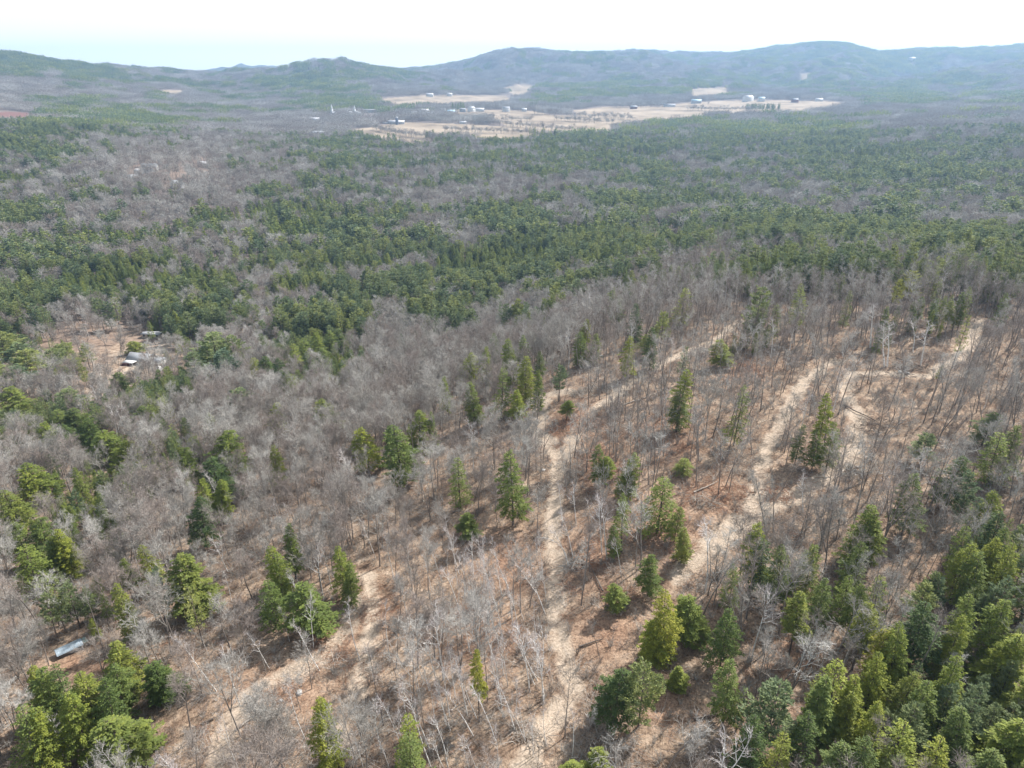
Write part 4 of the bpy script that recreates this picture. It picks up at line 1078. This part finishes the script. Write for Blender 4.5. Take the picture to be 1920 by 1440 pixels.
for t in TREES:
    if t.get('ind'): continue
    pr = PROTO[t['kind']][t['var']]; hs, ws = t['h'] / pr[3], t['w'] / pr[4]
    tl = t['tilt'] or (0, 0)
    # euler XYZ: lean then spin
    q_ = Vector((tl[0], tl[1], 1)).to_track_quat('Z', 'Y') @ Quaternion((0, 0, 1), t['rz']); e_ = q_.to_euler()
    STUFF[t['kind']].append((t['x'], t['y'], t['z'], e_.x, e_.y, e_.z, ws, ws, hs, t['var']))

def instancer(name, rows, meshes, label, cat):
    """one object: points on the ground, each carrying one plant through geometry nodes"""
    if not rows: return
    A = np.array(rows, float)
    c = bpy.data.collections.new(name + '_kinds')
    for k, me in enumerate(meshes):
        o = bpy.data.objects.new('%s_kind_%02d' % (name, k), me); c.objects.link(o)
    me = bpy.data.meshes.new(name); me.vertices.add(len(A)); me.vertices.foreach_set('co', A[:, :3].astype(np.float32).ravel())
    a = me.attributes.new('spin', 'FLOAT_VECTOR', 'POINT'); a.data.foreach_set('vector', A[:, 3:6].astype(np.float32).ravel())
    a = me.attributes.new('size', 'FLOAT_VECTOR', 'POINT'); a.data.foreach_set('vector', A[:, 6:9].astype(np.float32).ravel())
    a = me.attributes.new('which', 'INT', 'POINT'); a.data.foreach_set('value', A[:, 9].astype(np.int32))
    o = link(name, me)
    ng = bpy.data.node_groups.new(name, 'GeometryNodeTree')
    ng.interface.new_socket('Geometry', in_out='INPUT', socket_type='NodeSocketGeometry')
    ng.interface.new_socket('Geometry', in_out='OUTPUT', socket_type='NodeSocketGeometry')
    N = ng.nodes; gi = N.new('NodeGroupInput'); go = N.new('NodeGroupOutput')
    ci = N.new('GeometryNodeCollectionInfo'); ci.inputs['Collection'].default_value = c
    ci.inputs['Separate Children'].default_value = True; ci.inputs['Reset Children'].default_value = True
    ip = N.new('GeometryNodeInstanceOnPoints'); ip.inputs['Pick Instance'].default_value = True
    def na(nm, ty):
        n = N.new('GeometryNodeInputNamedAttribute'); n.data_type = ty; n.inputs['Name'].default_value = nm; return n.outputs['Attribute']
    L = ng.links
    L.new(gi.outputs[0], ip.inputs['Points']); L.new(ci.outputs[0], ip.inputs['Instance'])
    L.new(na('which', 'INT'), ip.inputs['Instance Index']); L.new(na('spin', 'FLOAT_VECTOR'), ip.inputs['Rotation']); L.new(na('size', 'FLOAT_VECTOR'), ip.inputs['Scale'])
    L.new(ip.outputs[0], go.inputs[0])
    md = o.modifiers.new('plants', 'NODES'); md.node_group = ng
    return tag(o, label, cat, kind='stuff')
full = lambda k: [pr[2] for pr in PROTO[k]]
nb, nh, npn = len(PROTO['bare']), len(PROTO['hemlock']), len(PROTO['pine'])
sh = lambda rows, off: [rw[:9] + (rw[9] + off,) for rw in rows]
nbi = len(PROTO['birch'])
instancer('bare_forest', STUFF['bare'] + sh(STUFF['birch'], nb) + sh(MID['bare_mid'], nb + nbi) + sh(FAR['far_bare'], nb + nbi + 5), full('bare') + full('birch') + PROTO['bare_mid'] + PROTO['far_bare'],
          'leafless grey brown woods covering the slopes, valley and far hills', 'forest')
instancer('hemlock_forest', STUFF['hemlock'] + sh(MID['hemlock_mid'], nh) + sh(FAR['far_hemlock'], nh + 4), full('hemlock') + PROTO['hemlock_mid'] + PROTO['far_hemlock'],
          'dark green cone shaped evergreens massed through the valley and hills', 'forest')
instancer('pine_forest', STUFF['pine'] + sh(MID['pine_mid'], npn) + sh(FAR['far_pine'], npn + 4), full('pine') + PROTO['pine_mid'] + PROTO['far_pine'],
          'lighter green broad topped pines massed through the valley and hills', 'forest')
instancer('undergrowth', UND, PROTO['shrub'], 'leafless saplings and shrubs over the near hillside', 'undergrowth')
instancer('brush_debris', DEB, PROTO['debris'], 'broken branches and logging slash lying over the near hillside', 'debris')
print('COUNTS', {k: len(v_) for k, v_ in STUFF.items()}, {k: len(v_) for k, v_ in MID.items()}, {k: len(v_) for k, v_ in FAR.items()}, len(UND), len(DEB), 'ind', len(IND))

NAMES = {'bare': ('bare_tree', 'bare tree'), 'birch': ('birch_tree', 'birch'), 'hemlock': ('hemlock_tree', 'conifer'), 'pine': ('pine_tree', 'pine')}
LMK = [  # (u, v, phrase) things one can find in the photo
 (962,900,'the lone conifer left of the track bend'),(1062,768,'the small conifer by the rusty brush pile'),(757,840,'the wide bright conifer beside the hillside track'),(373,1080,'the yellow green conifer in the left woods'),
 (135,1218,'the blue grey metal roofed shed'),(585,1140,'the broad dark conifer above the tan bank'),(268,665,'the grey roofed house'),(1415,1040,'the white birch before dark conifers'),
 (1690,1100,'the big white dead limbs'),(1658,640,'the twin white birches by the loop'),(1785,620,'the thin yellow pine by the upper track'),(1530,790,'the pair of conifers in the right clearing'),
 (1466,1400,'the yellow conifer at the bottom edge'),(1676,1230,'the golden conifer of the lower right stand'),(1580,1290,'the widest conifer of the lower right'),(1150,1300,'the dark conifer at the lower fork'),
 (1260,1160,'the yellow and green pair below the brush'),(1232,940,'the round topped conifer right of the track'),(603,1370,'the narrow conifer at the bottom'),(245,1370,'the broad greyish conifer at bottom left'),
 (110,1300,'the tight bright cluster at bottom left'),(75,1020,'the left edge group of bright conifers'),(410,650,'the tall blue green pine'),(200,840,'the wide twin topped conifer'),(420,850,'the round bright conifer'),
 (1070,1050,'the arched birches at the track edge'),(830,1190,'the leaning birches left of the track'),(1165,970,'the slim leaning conifer'),(980,690,'the conifer row on the ridge flank'),(600,650,'the tight row of hemlocks'),
 (1274,570,'the tall conifer on the ridge line'),(1150,575,'the pointed conifer behind the ridge'),(1890,1150,'the right edge conifers'),(1850,1050,'the upper right edge conifer clump'),(1320,940,'the grey slash pile'),
 (1427,515,'the lone pine on the ridge crest'),(60,480,'the big pale pine stand at left'),(700,500,'the dark valley hemlocks'),(1020,260,'the dark pines by the fields'),(1240,456,'the cabin in the valley gap'),
 (340,865,'the small round conifer'),(505,690,'the low dark conifer cluster'),(560,1300,'the pale boulder'),(1640,980,'the two toned conifer pair'),(1720,840,'the pine by the right clearing'),(1375,760,'the slim conifer in thin woods'),
 (20,690,'the left edge pines'),(240,725,'the driveway spruce'),(1150,1210,'the brown bank right of the track'),(770,1380,'the dark conifer at the bottom centre'),
 (820,560,'the valley edge below the hemlocks'),(300,560,'the woods above the house'),(1700,480,'the pines behind the ridge'),(950,520,'the valley centre pines')]
def ordinal(n):
    w_ = ['nearest', 'second', 'third', 'fourth', 'fifth', 'sixth', 'seventh', 'eighth', 'ninth', 'tenth', 'eleventh', 'twelfth', 'thirteenth', 'fourteenth', 'fifteenth', 'sixteenth', 'seventeenth', 'eighteenth', 'nineteenth', 'twentieth']
    return w_[n] if n < 20 else '%dth' % (n + 1)
cells = {}
for t in IND:
    best = min(range(len(LMK)), key=lambda i: (LMK[i][0] - t['u']) ** 2 + ((LMK[i][1] - t['v']) * 1.25) ** 2)
    du, dv_ = t['u'] - LMK[best][0], t['v'] - LMK[best][1]
    if abs(du) > abs(dv_): dr = 'right of' if du > 0 else 'left of'
    else: dr = 'in front of' if dv_ > 0 else 'behind'
    hgt = 'tall' if t['h'] > {'bare': 15.5, 'birch': 13, 'hemlock': 15, 'pine': 18}[t['kind']] else ('short' if t['h'] < {'bare': 11, 'birch': 9, 'hemlock': 9, 'pine': 12}[t['kind']] else '')
    tn = ''
    if t['kind'] in ('hemlock', 'pine'):
        tn = {Y_: 'yellow green', B_: 'bright green', D_: 'dark green', K_: 'blue green', G_: 'green'}[t['tint']]
    elif t['kind'] == 'bare': tn = ''
    else: tn = 'arched white' if t['var'] == 4 else ('leaning white' if t['tilt'] and abs(t['tilt'][0]) > 0.15 else 'slim white')
    key = (best, dr, t['kind'], hgt, tn); cells.setdefault(key, []).append((du * du + dv_ * dv_, id(t), t))
lab = {}
for key, L in cells.items():
    L.sort(key=lambda e_: e_[:2]); best, dr, kd, hgt, tn = key
    for i, (_, _, t) in enumerate(L):
        base = ' '.join(w_ for w_ in (hgt, tn, NAMES[kd][1]) if w_)
        ph = LMK[best][2]
        t['label'] = ('%s %s %s' % (base, dr, ph)) if len(L) == 1 else ('%s %s %s %s' % (ordinal(i), base, dr, ph))
GROUPS = {'bare': 'leafless trees on the near hillside', 'birch': 'white birches on the hillside', 'hemlock': 'evergreens scattered over the hillside', 'pine': 'pines of the slopes and valley'}
for t in IND:
    pr = PROTO[t['kind']][t['var']]
    ws, hs = t['w'] / pr[4], t['h'] / pr[3]
    nm = NAMES[t['kind']][0]
    o = empty(nm, (t['x'], t['y'], t['z']))
    tl = t['tilt'] or (0, 0)
    o.rotation_mode = 'QUATERNION'
    spin = Quaternion((0, 0, 1), t['rz'])
    up = Vector((tl[0], tl[1], 1)).normalized()
    o.rotation_quaternion = Vector((0, 0, 1)).rotation_difference(up) @ spin
    o.scale = (ws, ws, hs)
    tag(o, t['label'], NAMES[t['kind']][1], GROUPS[t['kind']])
    a = bpy.data.objects.new('trunk', pr[0]); col.objects.link(a); a.parent = o
    b = bpy.data.objects.new('crown', pr[1]); col.objects.link(b); b.parent = o
    if t['kind'] in ('hemlock', 'pine'): b.color = (*t['tint'], 1)

# ------------------------------------------------------------------ buildings and small things
ROOF = {'grey': plain('grey_shingle_roof', (0.30, 0.31, 0.33), 0.7, 0.15), 'white': plain('pale_metal_roof', (0.50, 0.50, 0.52), 0.5, 0.12), 'blue': plain('pale_blue_roof', (0.36, 0.50, 0.58), 0.5, 0.1)}
WALL = {'white': plain('white_clapboard', (0.66, 0.66, 0.65), 0.7, 0.06), 'grey': plain('grey_siding', (0.45, 0.46, 0.48), 0.7, 0.1), 'tan': plain('tan_siding', (0.55, 0.48, 0.40), 0.7, 0.1), 'red': plain('dark_red_boards', (0.22, 0.09, 0.07), 0.7, 0.2)}
M['glass'] = plain('window_glass', (0.06, 0.07, 0.09), 0.15, 0.1)
M['door'] = plain('painted_door', (0.20, 0.18, 0.17), 0.6, 0.1)
def gable(o, L, W, H, rk, wk, pitch=0.55, windows=3, floors=1):
    rh = W / 2 * pitch
    V = [(-L/2,-W/2,-1.5),(L/2,-W/2,-1.5),(L/2,W/2,-1.5),(-L/2,W/2,-1.5),(-L/2,-W/2,H),(L/2,-W/2,H),(L/2,W/2,H),(-L/2,W/2,H),(-L/2,0,H+rh),(L/2,0,H+rh)]
    link('wall', mesh_np('wall', V, [np.array([(0,1,5,4),(2,3,7,6),(0,4,7,3),(1,2,6,5)]), np.array([(4,8,7),(5,6,9)])], [WALL[wk]]), o)
    e = 0.5; t = 0.18
    def sl(s):
        yo = s * (W/2 + e); zo = H - e * pitch
        A = np.array([(-L/2-e, yo, zo), (L/2+e, yo, zo), (L/2+e, 0, H+rh), (-L/2-e, 0, H+rh)]); 
        A[:, 2] += 0.02
        return np.vstack([A, A + np.array([0, 0, t])])
    b = MB()
    for s in (-1, 1): b.add(sl(s), [(0,1,2,3),(4,5,6,7),(0,1,5,4),(1,2,6,5),(2,3,7,6),(3,0,4,7)])
    rf = link('roof', b.mesh('roof', ROOF[rk]), o)
    for fl in range(floors):
        for k in range(windows):
            for s in (-1, 1):
                wb = MB(); wx = -L/2 + L * (k + 0.5) / windows
                if windows > 2 and k == windows // 2 and s == -1 and fl == 0:
                    wb.box(wx, s * (W/2 + 0.02), 0.2, 1.1, 0.08, 2.1); link('door', wb.mesh('door', M['door']), o); continue
                wb.box(wx, s * (W/2 + 0.02), 1.1 + 2.8 * fl, 1.0, 0.08, 1.3); link('window', wb.mesh('window', M['glass']), o)
    return rf, rh
for e_, g in zip(VILL, VS):
    nm, uu, vv, L, W_, H_, rk, wk, rz, lb = e_
    o = empty(nm, g, rz); L, W_, H_ = L * 1.2, W_ * 1.2, H_ * 1.3
    rf, rh = gable(o, L, W_, H_, rk, wk, 0.12 if nm == 'school' else 0.7, max(2, min(8, int(L / 4))), 2 if H_ >= 6 else 1)
    if nm in ('house', 'farmhouse'):
        b = MB(); b.box(L * 0.22, 0.2, H_ + rh * 0.7, 0.8, 0.8, rh * 0.3 + 1.2); link('chimney', b.mesh('chimney', plain('brick_chimney', (0.3, 0.15, 0.11), 0.8)), rf)
    tag(o, lb, nm.replace('_', ' '), 'buildings of the far village and farms')
def church(g, sc_, lb, rz):
    o = empty('church', g, rz); gable(o, 20 * sc_, 11 * sc_, 7 * sc_, 'grey', 'white', 0.9, 4)
    b = MB(); b.box(-8 * sc_, 0, 0, 4.5 * sc_, 4.5 * sc_, 17 * sc_); b.box(-8 * sc_, 0, 17 * sc_ + .003, 3.4 * sc_, 3.4 * sc_, 4 * sc_)
    tw = link('steeple', b.mesh('steeple', WALL['white']), o)
    s = MB(); s.tube([(-8 * sc_, 0, 21 * sc_), (-8 * sc_, 0, 30 * sc_)], [2.2 * sc_, 0.1], 8); link('spire', s.mesh('spire', WALL['white']), tw)
    tag(o, lb, 'church', 'buildings of the far village and farms')
church(S_church, 1.25, 'white church with a pointed steeple at the left of the village', -0.9)
church(S_church2, 1.0, 'smaller white steepled church behind the village trees', -0.6)
o = empty('dairy_barn', S_barn, 0.12); gable(o, 46, 17, 5, 'white', 'grey', 0.5, 8); tag(o, 'long white roofed dairy barn standing behind the dark silo', 'barn')
lean = MB(); lean.box(-30, -2, -1, 14, 9, 5); link('annex', lean.mesh('annex', ROOF['white']), o)
o = empty('silo', S_silo); b = MB(); b.tube([(0, 0, -1), (0, 0, 17)], [4.0, 4.0], 16); link('shaft', b.mesh('shaft', plain('dark_silo_staves', (0.16, 0.18, 0.24), 0.6)), o)
b = MB(); a_ = np.linspace(0, math.pi / 2, 6); b.tube([(0, 0, 17.02 + 3.6 * math.sin(q_)) for q_ in a_], [4.1 * math.cos(q_) + 0.02 for q_ in a_], 16); link('dome', b.mesh('dome', ROOF['white']), o)
tag(o, 'dark silo with a white dome in front of the long barn', 'silo')

# grey roofed house in the clearing
o = empty('house', S_house, R(-14)); rf, rh = gable(o, 12.5, 8, 3.0, 'grey', 'white', 0.62, 4)
b = MB(); b.box(3.2, 1.2, 3 + rh * 0.5, 0.9, 0.9, rh * 0.5 + 1.0); link('chimney', b.mesh('chimney', M['rock']), rf)
b = MB(); b.box(-2.6, -6.2, 0.0, 6.2, 3.2, 0.35)
for px_ in (-5.5, -3.6, -1.6, 0.3): b.box(px_, -7.6, 0.352, 0.22, 0.22, 2.3)
b.box(-2.6, -6.2, 2.66, 6.6, 3.6, 0.2); link('porch', b.mesh('porch', WALL['white']), o)
b = MB(); b.box(9.6, 0.5, -1, 5.6, 6.5, 3.4); ex = link('extension', b.mesh('extension', WALL['white']), o); b = MB(); b.box(9.6, 0.5, 2.404, 6.2, 7.1, 0.25); link('flat_roof', b.mesh('flat_roof', ROOF['grey']), ex)
tag(o, 'grey roofed house with a white porch in the leafless clearing at left', 'house')
o = empty('mobile_home', S_trailer, R(-6)); gable(o, 11, 4.4, 2.6, 'white', 'tan', 0.2, 4); tag(o, 'long pale roofed mobile home behind the grey roofed house', 'mobile home')
# cars
def vehicle(name, g, rz, m, L, W_, H_, lb, cat):
    o = empty(name, g, rz); b = MB()
    prof = [(-L/2, .45), (-L/2, H_*.55), (-L*.36, H_*.62), (-L*.26, H_), (L*.20, H_), (L*.32, H_*.62), (L/2, H_*.5), (L/2, .45)]
    n = len(prof); V = [(x_, s * W_/2 * (0.86 if z_ > H_ * .8 else 1), z_) for s in (-1, 1) for x_, z_ in prof]
    b.add(V, [(k, (k + 1) % n, n + (k + 1) % n, n + k) for k in range(n)] + [(0, 1, 2, 7), (2, 3, 4, 5), (2, 5, 6, 7), (8, 9, 10, 15), (10, 11, 12, 13), (10, 13, 14, 15)])
    link('body', b.mesh('body', m), o)
    for sx in (-1, 1):
        for sy in (-1, 1):
            wv = MB(); cy = sy * W_ / 2 * 0.9; wv.tube([(sx * L * .32, cy - .12, .38), (sx * L * .32, cy + .12, .38)], [.38, .38], 12); link('wheel', wv.mesh('wheel', M['tyre']), o)
    for sx, a0 in ((-.315, -.262), (.262, .205)):
        wv = MB(); wv.box(0, 0, H_ * .66, L * .44, W_ * .95, H_ * .24) if sx < 0 else None
        if sx < 0: link('windows', wv.mesh('windows', M['glass']), o)
    tag(o, lb, cat)
M['tyre'] = plain('black_rubber', (0.03, 0.03, 0.03), 0.8)
vehicle('parked_car', S_tractor, R(5), plain('dark_red_paint', (0.10, 0.035, 0.03), 0.3), 4.8, 1.9, 1.7, 'dark red car parked on the grass left of the grey roofed house', 'car')
vehicle('parked_van', S_van, R(-35), plain('white_paint', (0.78, 0.78, 0.78), 0.3), 4.9, 1.9, 2.0, 'white van parked in front of the grey roofed house', 'van')
# metal roofed shed
o = empty('shed', S_shed, R(43)); o.scale = (0.62, 0.62, 0.62)
b = MB(); b.box(0, 0, -0.8, 6.6, 2.7, 2.5); link('wall', b.mesh('wall', plain('weathered_boards', (0.16, 0.15, 0.15), 0.8, 0.3)), o)
M['tin'] = plain('weathered_tin', (0.36, 0.43, 0.49), 0.45, 0.35, 0.2, 0.9)
me = MB(); nx = 44
X = np.linspace(-3.8, 3.5, nx); V = []
for kx, x_ in enumerate(X):
    for y_, z_ in ((-1.75, 1.76), (0.2, 2.26), (1.75, 2.06)): V.append((x_, y_, z_ + 0.03 * math.sin(kx * 1.9) - (0.0)))
me.add(V, [(k * 3 + j, (k + 1) * 3 + j, (k + 1) * 3 + j + 1, k * 3 + j + 1) for k in range(nx - 1) for j in range(2)])
roof_o = link('roof', me.mesh('roof', M['tin']), o); sd_ = roof_o.modifiers.new('thick', 'SOLIDIFY'); sd_.thickness = 0.06
b = MB(); b.box(4.2, 0.2, 1.85, 1.5, 2.7, 0.07, 0.25); link('loose_sheet', b.mesh('loose_sheet', plain('lichen_tin', (0.33, 0.40, 0.37), 0.6, 0.3)), roof_o)
tag(o, 'long low shed with a blue grey tin roof in the lower left woods', 'shed')

# boulders, logs, brush piles, stumps
def boulder(u, v, s, lb):
    g = ground_at(u, v); rg = np.random.default_rng(int(u)); nu, nv = 12, 8; V = []
    for j in range(nv + 1):
        for i in range(nu):
            a, e2 = 2 * math.pi * i / nu, math.pi * j / nv - math.pi / 2
            rr_ = s * (1 + 0.35 * (vnoise(np.array([3 + math.cos(a) * math.cos(e2) * 1.6 + u]), np.array([math.sin(a) + e2 * 1.3 + 9]), 3)[0] - 0.5))
            V.append((rr_ * 1.4 * math.cos(a) * math.cos(e2), rr_ * math.sin(a) * math.cos(e2), rr_ * 0.62 * math.sin(e2)))
    Qd = [(j * nu + i, j * nu + (i + 1) % nu, (j + 1) * nu + (i + 1) % nu, (j + 1) * nu + i) for j in range(nv) for i in range(nu)]
    o = link('boulder', mesh_np('boulder', V, np.array(Qd), [M['rock']])); o.location = g + Vector((0, 0, s * 0.2)); o.rotation_euler = (0, 0, u)
    tag(o, lb, 'boulder', 'boulders on the hillside')
boulder(561, 1300, 0.5, 'larger pale boulder on the tan bank at lower left')
boulder(527, 1314, 0.32, 'smaller pale boulder left of the larger one on the tan bank')
boulder(1018, 882, 0.5, 'small pale rock on the left edge of the central track')
boulder(1688, 698, 0.6, 'pale rock below the twin white birches')
boulder(1702, 700, 0.5, 'pale rock right of the one below the twin birches')
boulder(1128, 668, 0.7, 'pale rock behind the conifer row on the ridge')
LOGS = [(1215,840,1270,852,'pale log lying across the thin woods right of the central track',1),(1060,800,1085,785,'pale log sticking out of the rusty brush pile',1),(1790,685,1812,694,'white cut log on the upper right loop',1),
 (1740,905,1805,935,'long dark fallen trunk in the right woods',0),(1800,890,1840,925,'dark fallen trunk crossing below the right conifers',0),(1580,760,1640,790,'grey fallen trunk in the right clearing',0),(1600,665,1640,672,'grey fallen trunk left of the twin birches',0),
 (1680,672,1730,690,'dark fallen trunk behind the loop rocks',0),(1300,1350,1395,1330,'long thin fallen trunk near the lower edge',0),(1380,755,1430,745,'dark fallen trunk beside the upper right track',0),(450,1365,490,1335,'pale fallen limb on the bank at lower left',1),
 (1300,925,1345,905,'pale log on the rusty clearing edge',1),(930,925,945,905,'cut pale log left of the lone conifer',1),(1085,1215,1130,1200,'thin fallen trunk right of the lower track',0),(400,1350,360,1368,'grey fallen limb left of the lower left track',0),
 (610,1100,645,1080,'fallen grey limb above the broad dark conifer',0),(1130,1110,1105,1060,'leaning grey pole beside the central track',0),(1170,760,1240,735,'pale slash log along the upper track',1),(1840,700,1870,690,'grey log at the right end of the loop',0),(1560,930,1620,905,'long grey log beside the right track fork',0)]
for (u0, v0, u1, v1, lb, pale) in LOGS:
    a, b_ = ground_at(u0, v0), ground_at(u1, v1); n = 6; rg = np.random.default_rng(int(u0))
    if (b_ - a).length > 14: b_ = a + (b_ - a).normalized() * 14
    path = [a.lerp(b_, k / n) for k in range(n + 1)]
    for q_ in path: q_.z = float(height(q_.x, q_.y)) + 0.25 + rg.random() * 0.12
    loc = a.copy(); B = MB(); B.tube([tuple(q_ - loc) for q_ in path], np.linspace(0.2, 0.09, n + 1), 7)
    for k in range(6):
        q_ = path[int(rg.integers(2, n + 1))] - loc; e2 = q_ + Vector((rg.normal() * .8, rg.normal() * .8, abs(rg.normal()) * .7 + .1)); B.tube([tuple(q_), tuple(e2)], [0.04, 0.012], 4)
    o = link('fallen_log', B.mesh('fallen_log', M['log'] if pale else M['darklog'])); o.location = loc; tag(o, lb, 'log', 'fallen logs on the cut hillside')
def pile(u, v, R_, Hh, m, lb, seed, n=130):
    g = ground_at(u, v); rg = np.random.default_rng(seed); B = MB(); a, b, ww = [], [], []
    for k in range(n):
        ang = rg.uniform(0, 6.28); rr_ = R_ * math.sqrt(rg.random()); x_, y_ = rr_ * math.cos(ang) * 1.3, rr_ * math.sin(ang)
        hh = Hh * (1 - (rr_ / R_) ** 2) * rg.random(); d = np.array([rg.normal(), rg.normal(), rg.normal() * 0.22]); L = rg.uniform(0.8, 2.8)
        zg = float(height(g.x + x_, g.y + y_)) - g.z
        pth = grow(rg, (x_, y_, zg + hh + 0.1), d, L, 3, 0, 0.08); B.tube(pth, np.linspace(rg.uniform(.03, .08), 0.015, 4), 4)
        for j in range(5):
            q_, dd = on(pth, rg.random()); a.append(q_); b.append(q_ + side(rg, dd, 0.6) * rg.uniform(.3, .9)); ww.append(0.04)
    B.blades(a, b, ww, rg)
    o = link('brush_pile', B.mesh('brush_pile', m)); o.location = g; tag(o, lb, 'brush pile', 'piles of cut branches on the hillside')
pile(1072, 800, 5.5, 1.6, M['rustbrush'], 'big rusty brown brush pile around the small conifer by the track', 1, 300)
pile(1320, 945, 2.6, 1.6, M['log'], 'pale grey slash pile on the rusty clearing', 2, 120)
pile(905, 830, 5.0, 1.2, M['darklog'], 'dark brush pile left of the central track bend', 3, 160)
pile(1010, 915, 2.6, 1.2, M['twig'], 'grey brush heap left of the central track', 4, 100)
pile(1082, 1058, 2.2, 1.3, M['twig'], 'tangled grey brush under the arched birches', 5, 110)
pile(1640, 798, 4.0, 1.0, M['darklog'], 'dark low brush pile in the right clearing', 6, 130)
pile(1700, 697, 5.5, 1.0, M['darklog'], 'long dark brush line below the twin birches', 7, 170)
pile(990, 1375, 2.4, 1.0, M['log'], 'pale brush heap beside the track at the bottom', 8, 110)
pile(1110, 735, 5.0, 1.3, M['log'], 'pale grey slash heap between the upper tracks', 9, 190)
pile(1860, 915, 3.4, 2.2, M['log'], 'bleached white brush pile among the right conifers', 10, 120)
pile(1460, 930, 3.0, 1.0, M['rustbrush'], 'brown brush pile right of the right track', 11, 120)
pile(760, 1170, 2.8, 1.2, M['darklog'], 'dark brush pile behind the arched sapling', 12, 110)
pile(1160, 1120, 2.8, 0.9, M['rustbrush'], 'rusty brush heap right of the central track', 13, 110)
pile(1370, 925, 3.4, 0.9, M['rustbrush'], 'rust coloured slash heap left of the right track', 14, 130)
pile(1560, 668, 5.0, 1.0, M['darklog'], 'dark brush line left of the twin birches', 15, 130)
pile(1600, 885, 2.4, 1.0, M['twig'], 'grey brush pile in the right woods', 16, 80)

# ------------------------------------------------------------------ air
hz = MB(); hz.box(0, 0, -260, 18400, 18400, 560)
hm = bpy.data.materials.new('thin_haze'); hm.use_nodes = True; ht = hm.node_tree; ht.nodes.clear()
ho = ht.nodes.new('ShaderNodeOutputMaterial'); pv = ht.nodes.new('ShaderNodeVolumePrincipled')
pv.inputs['Color'].default_value = (0.42, 0.66, 1.0, 1); pv.inputs['Density'].default_value = 1.3e-4; pv.inputs['Anisotropy'].default_value = 0.3
ht.links.new(pv.outputs[0], ho.inputs['Volume'])
o = link('haze', hz.mesh('haze', hm)); tag(o, kind='stuff')
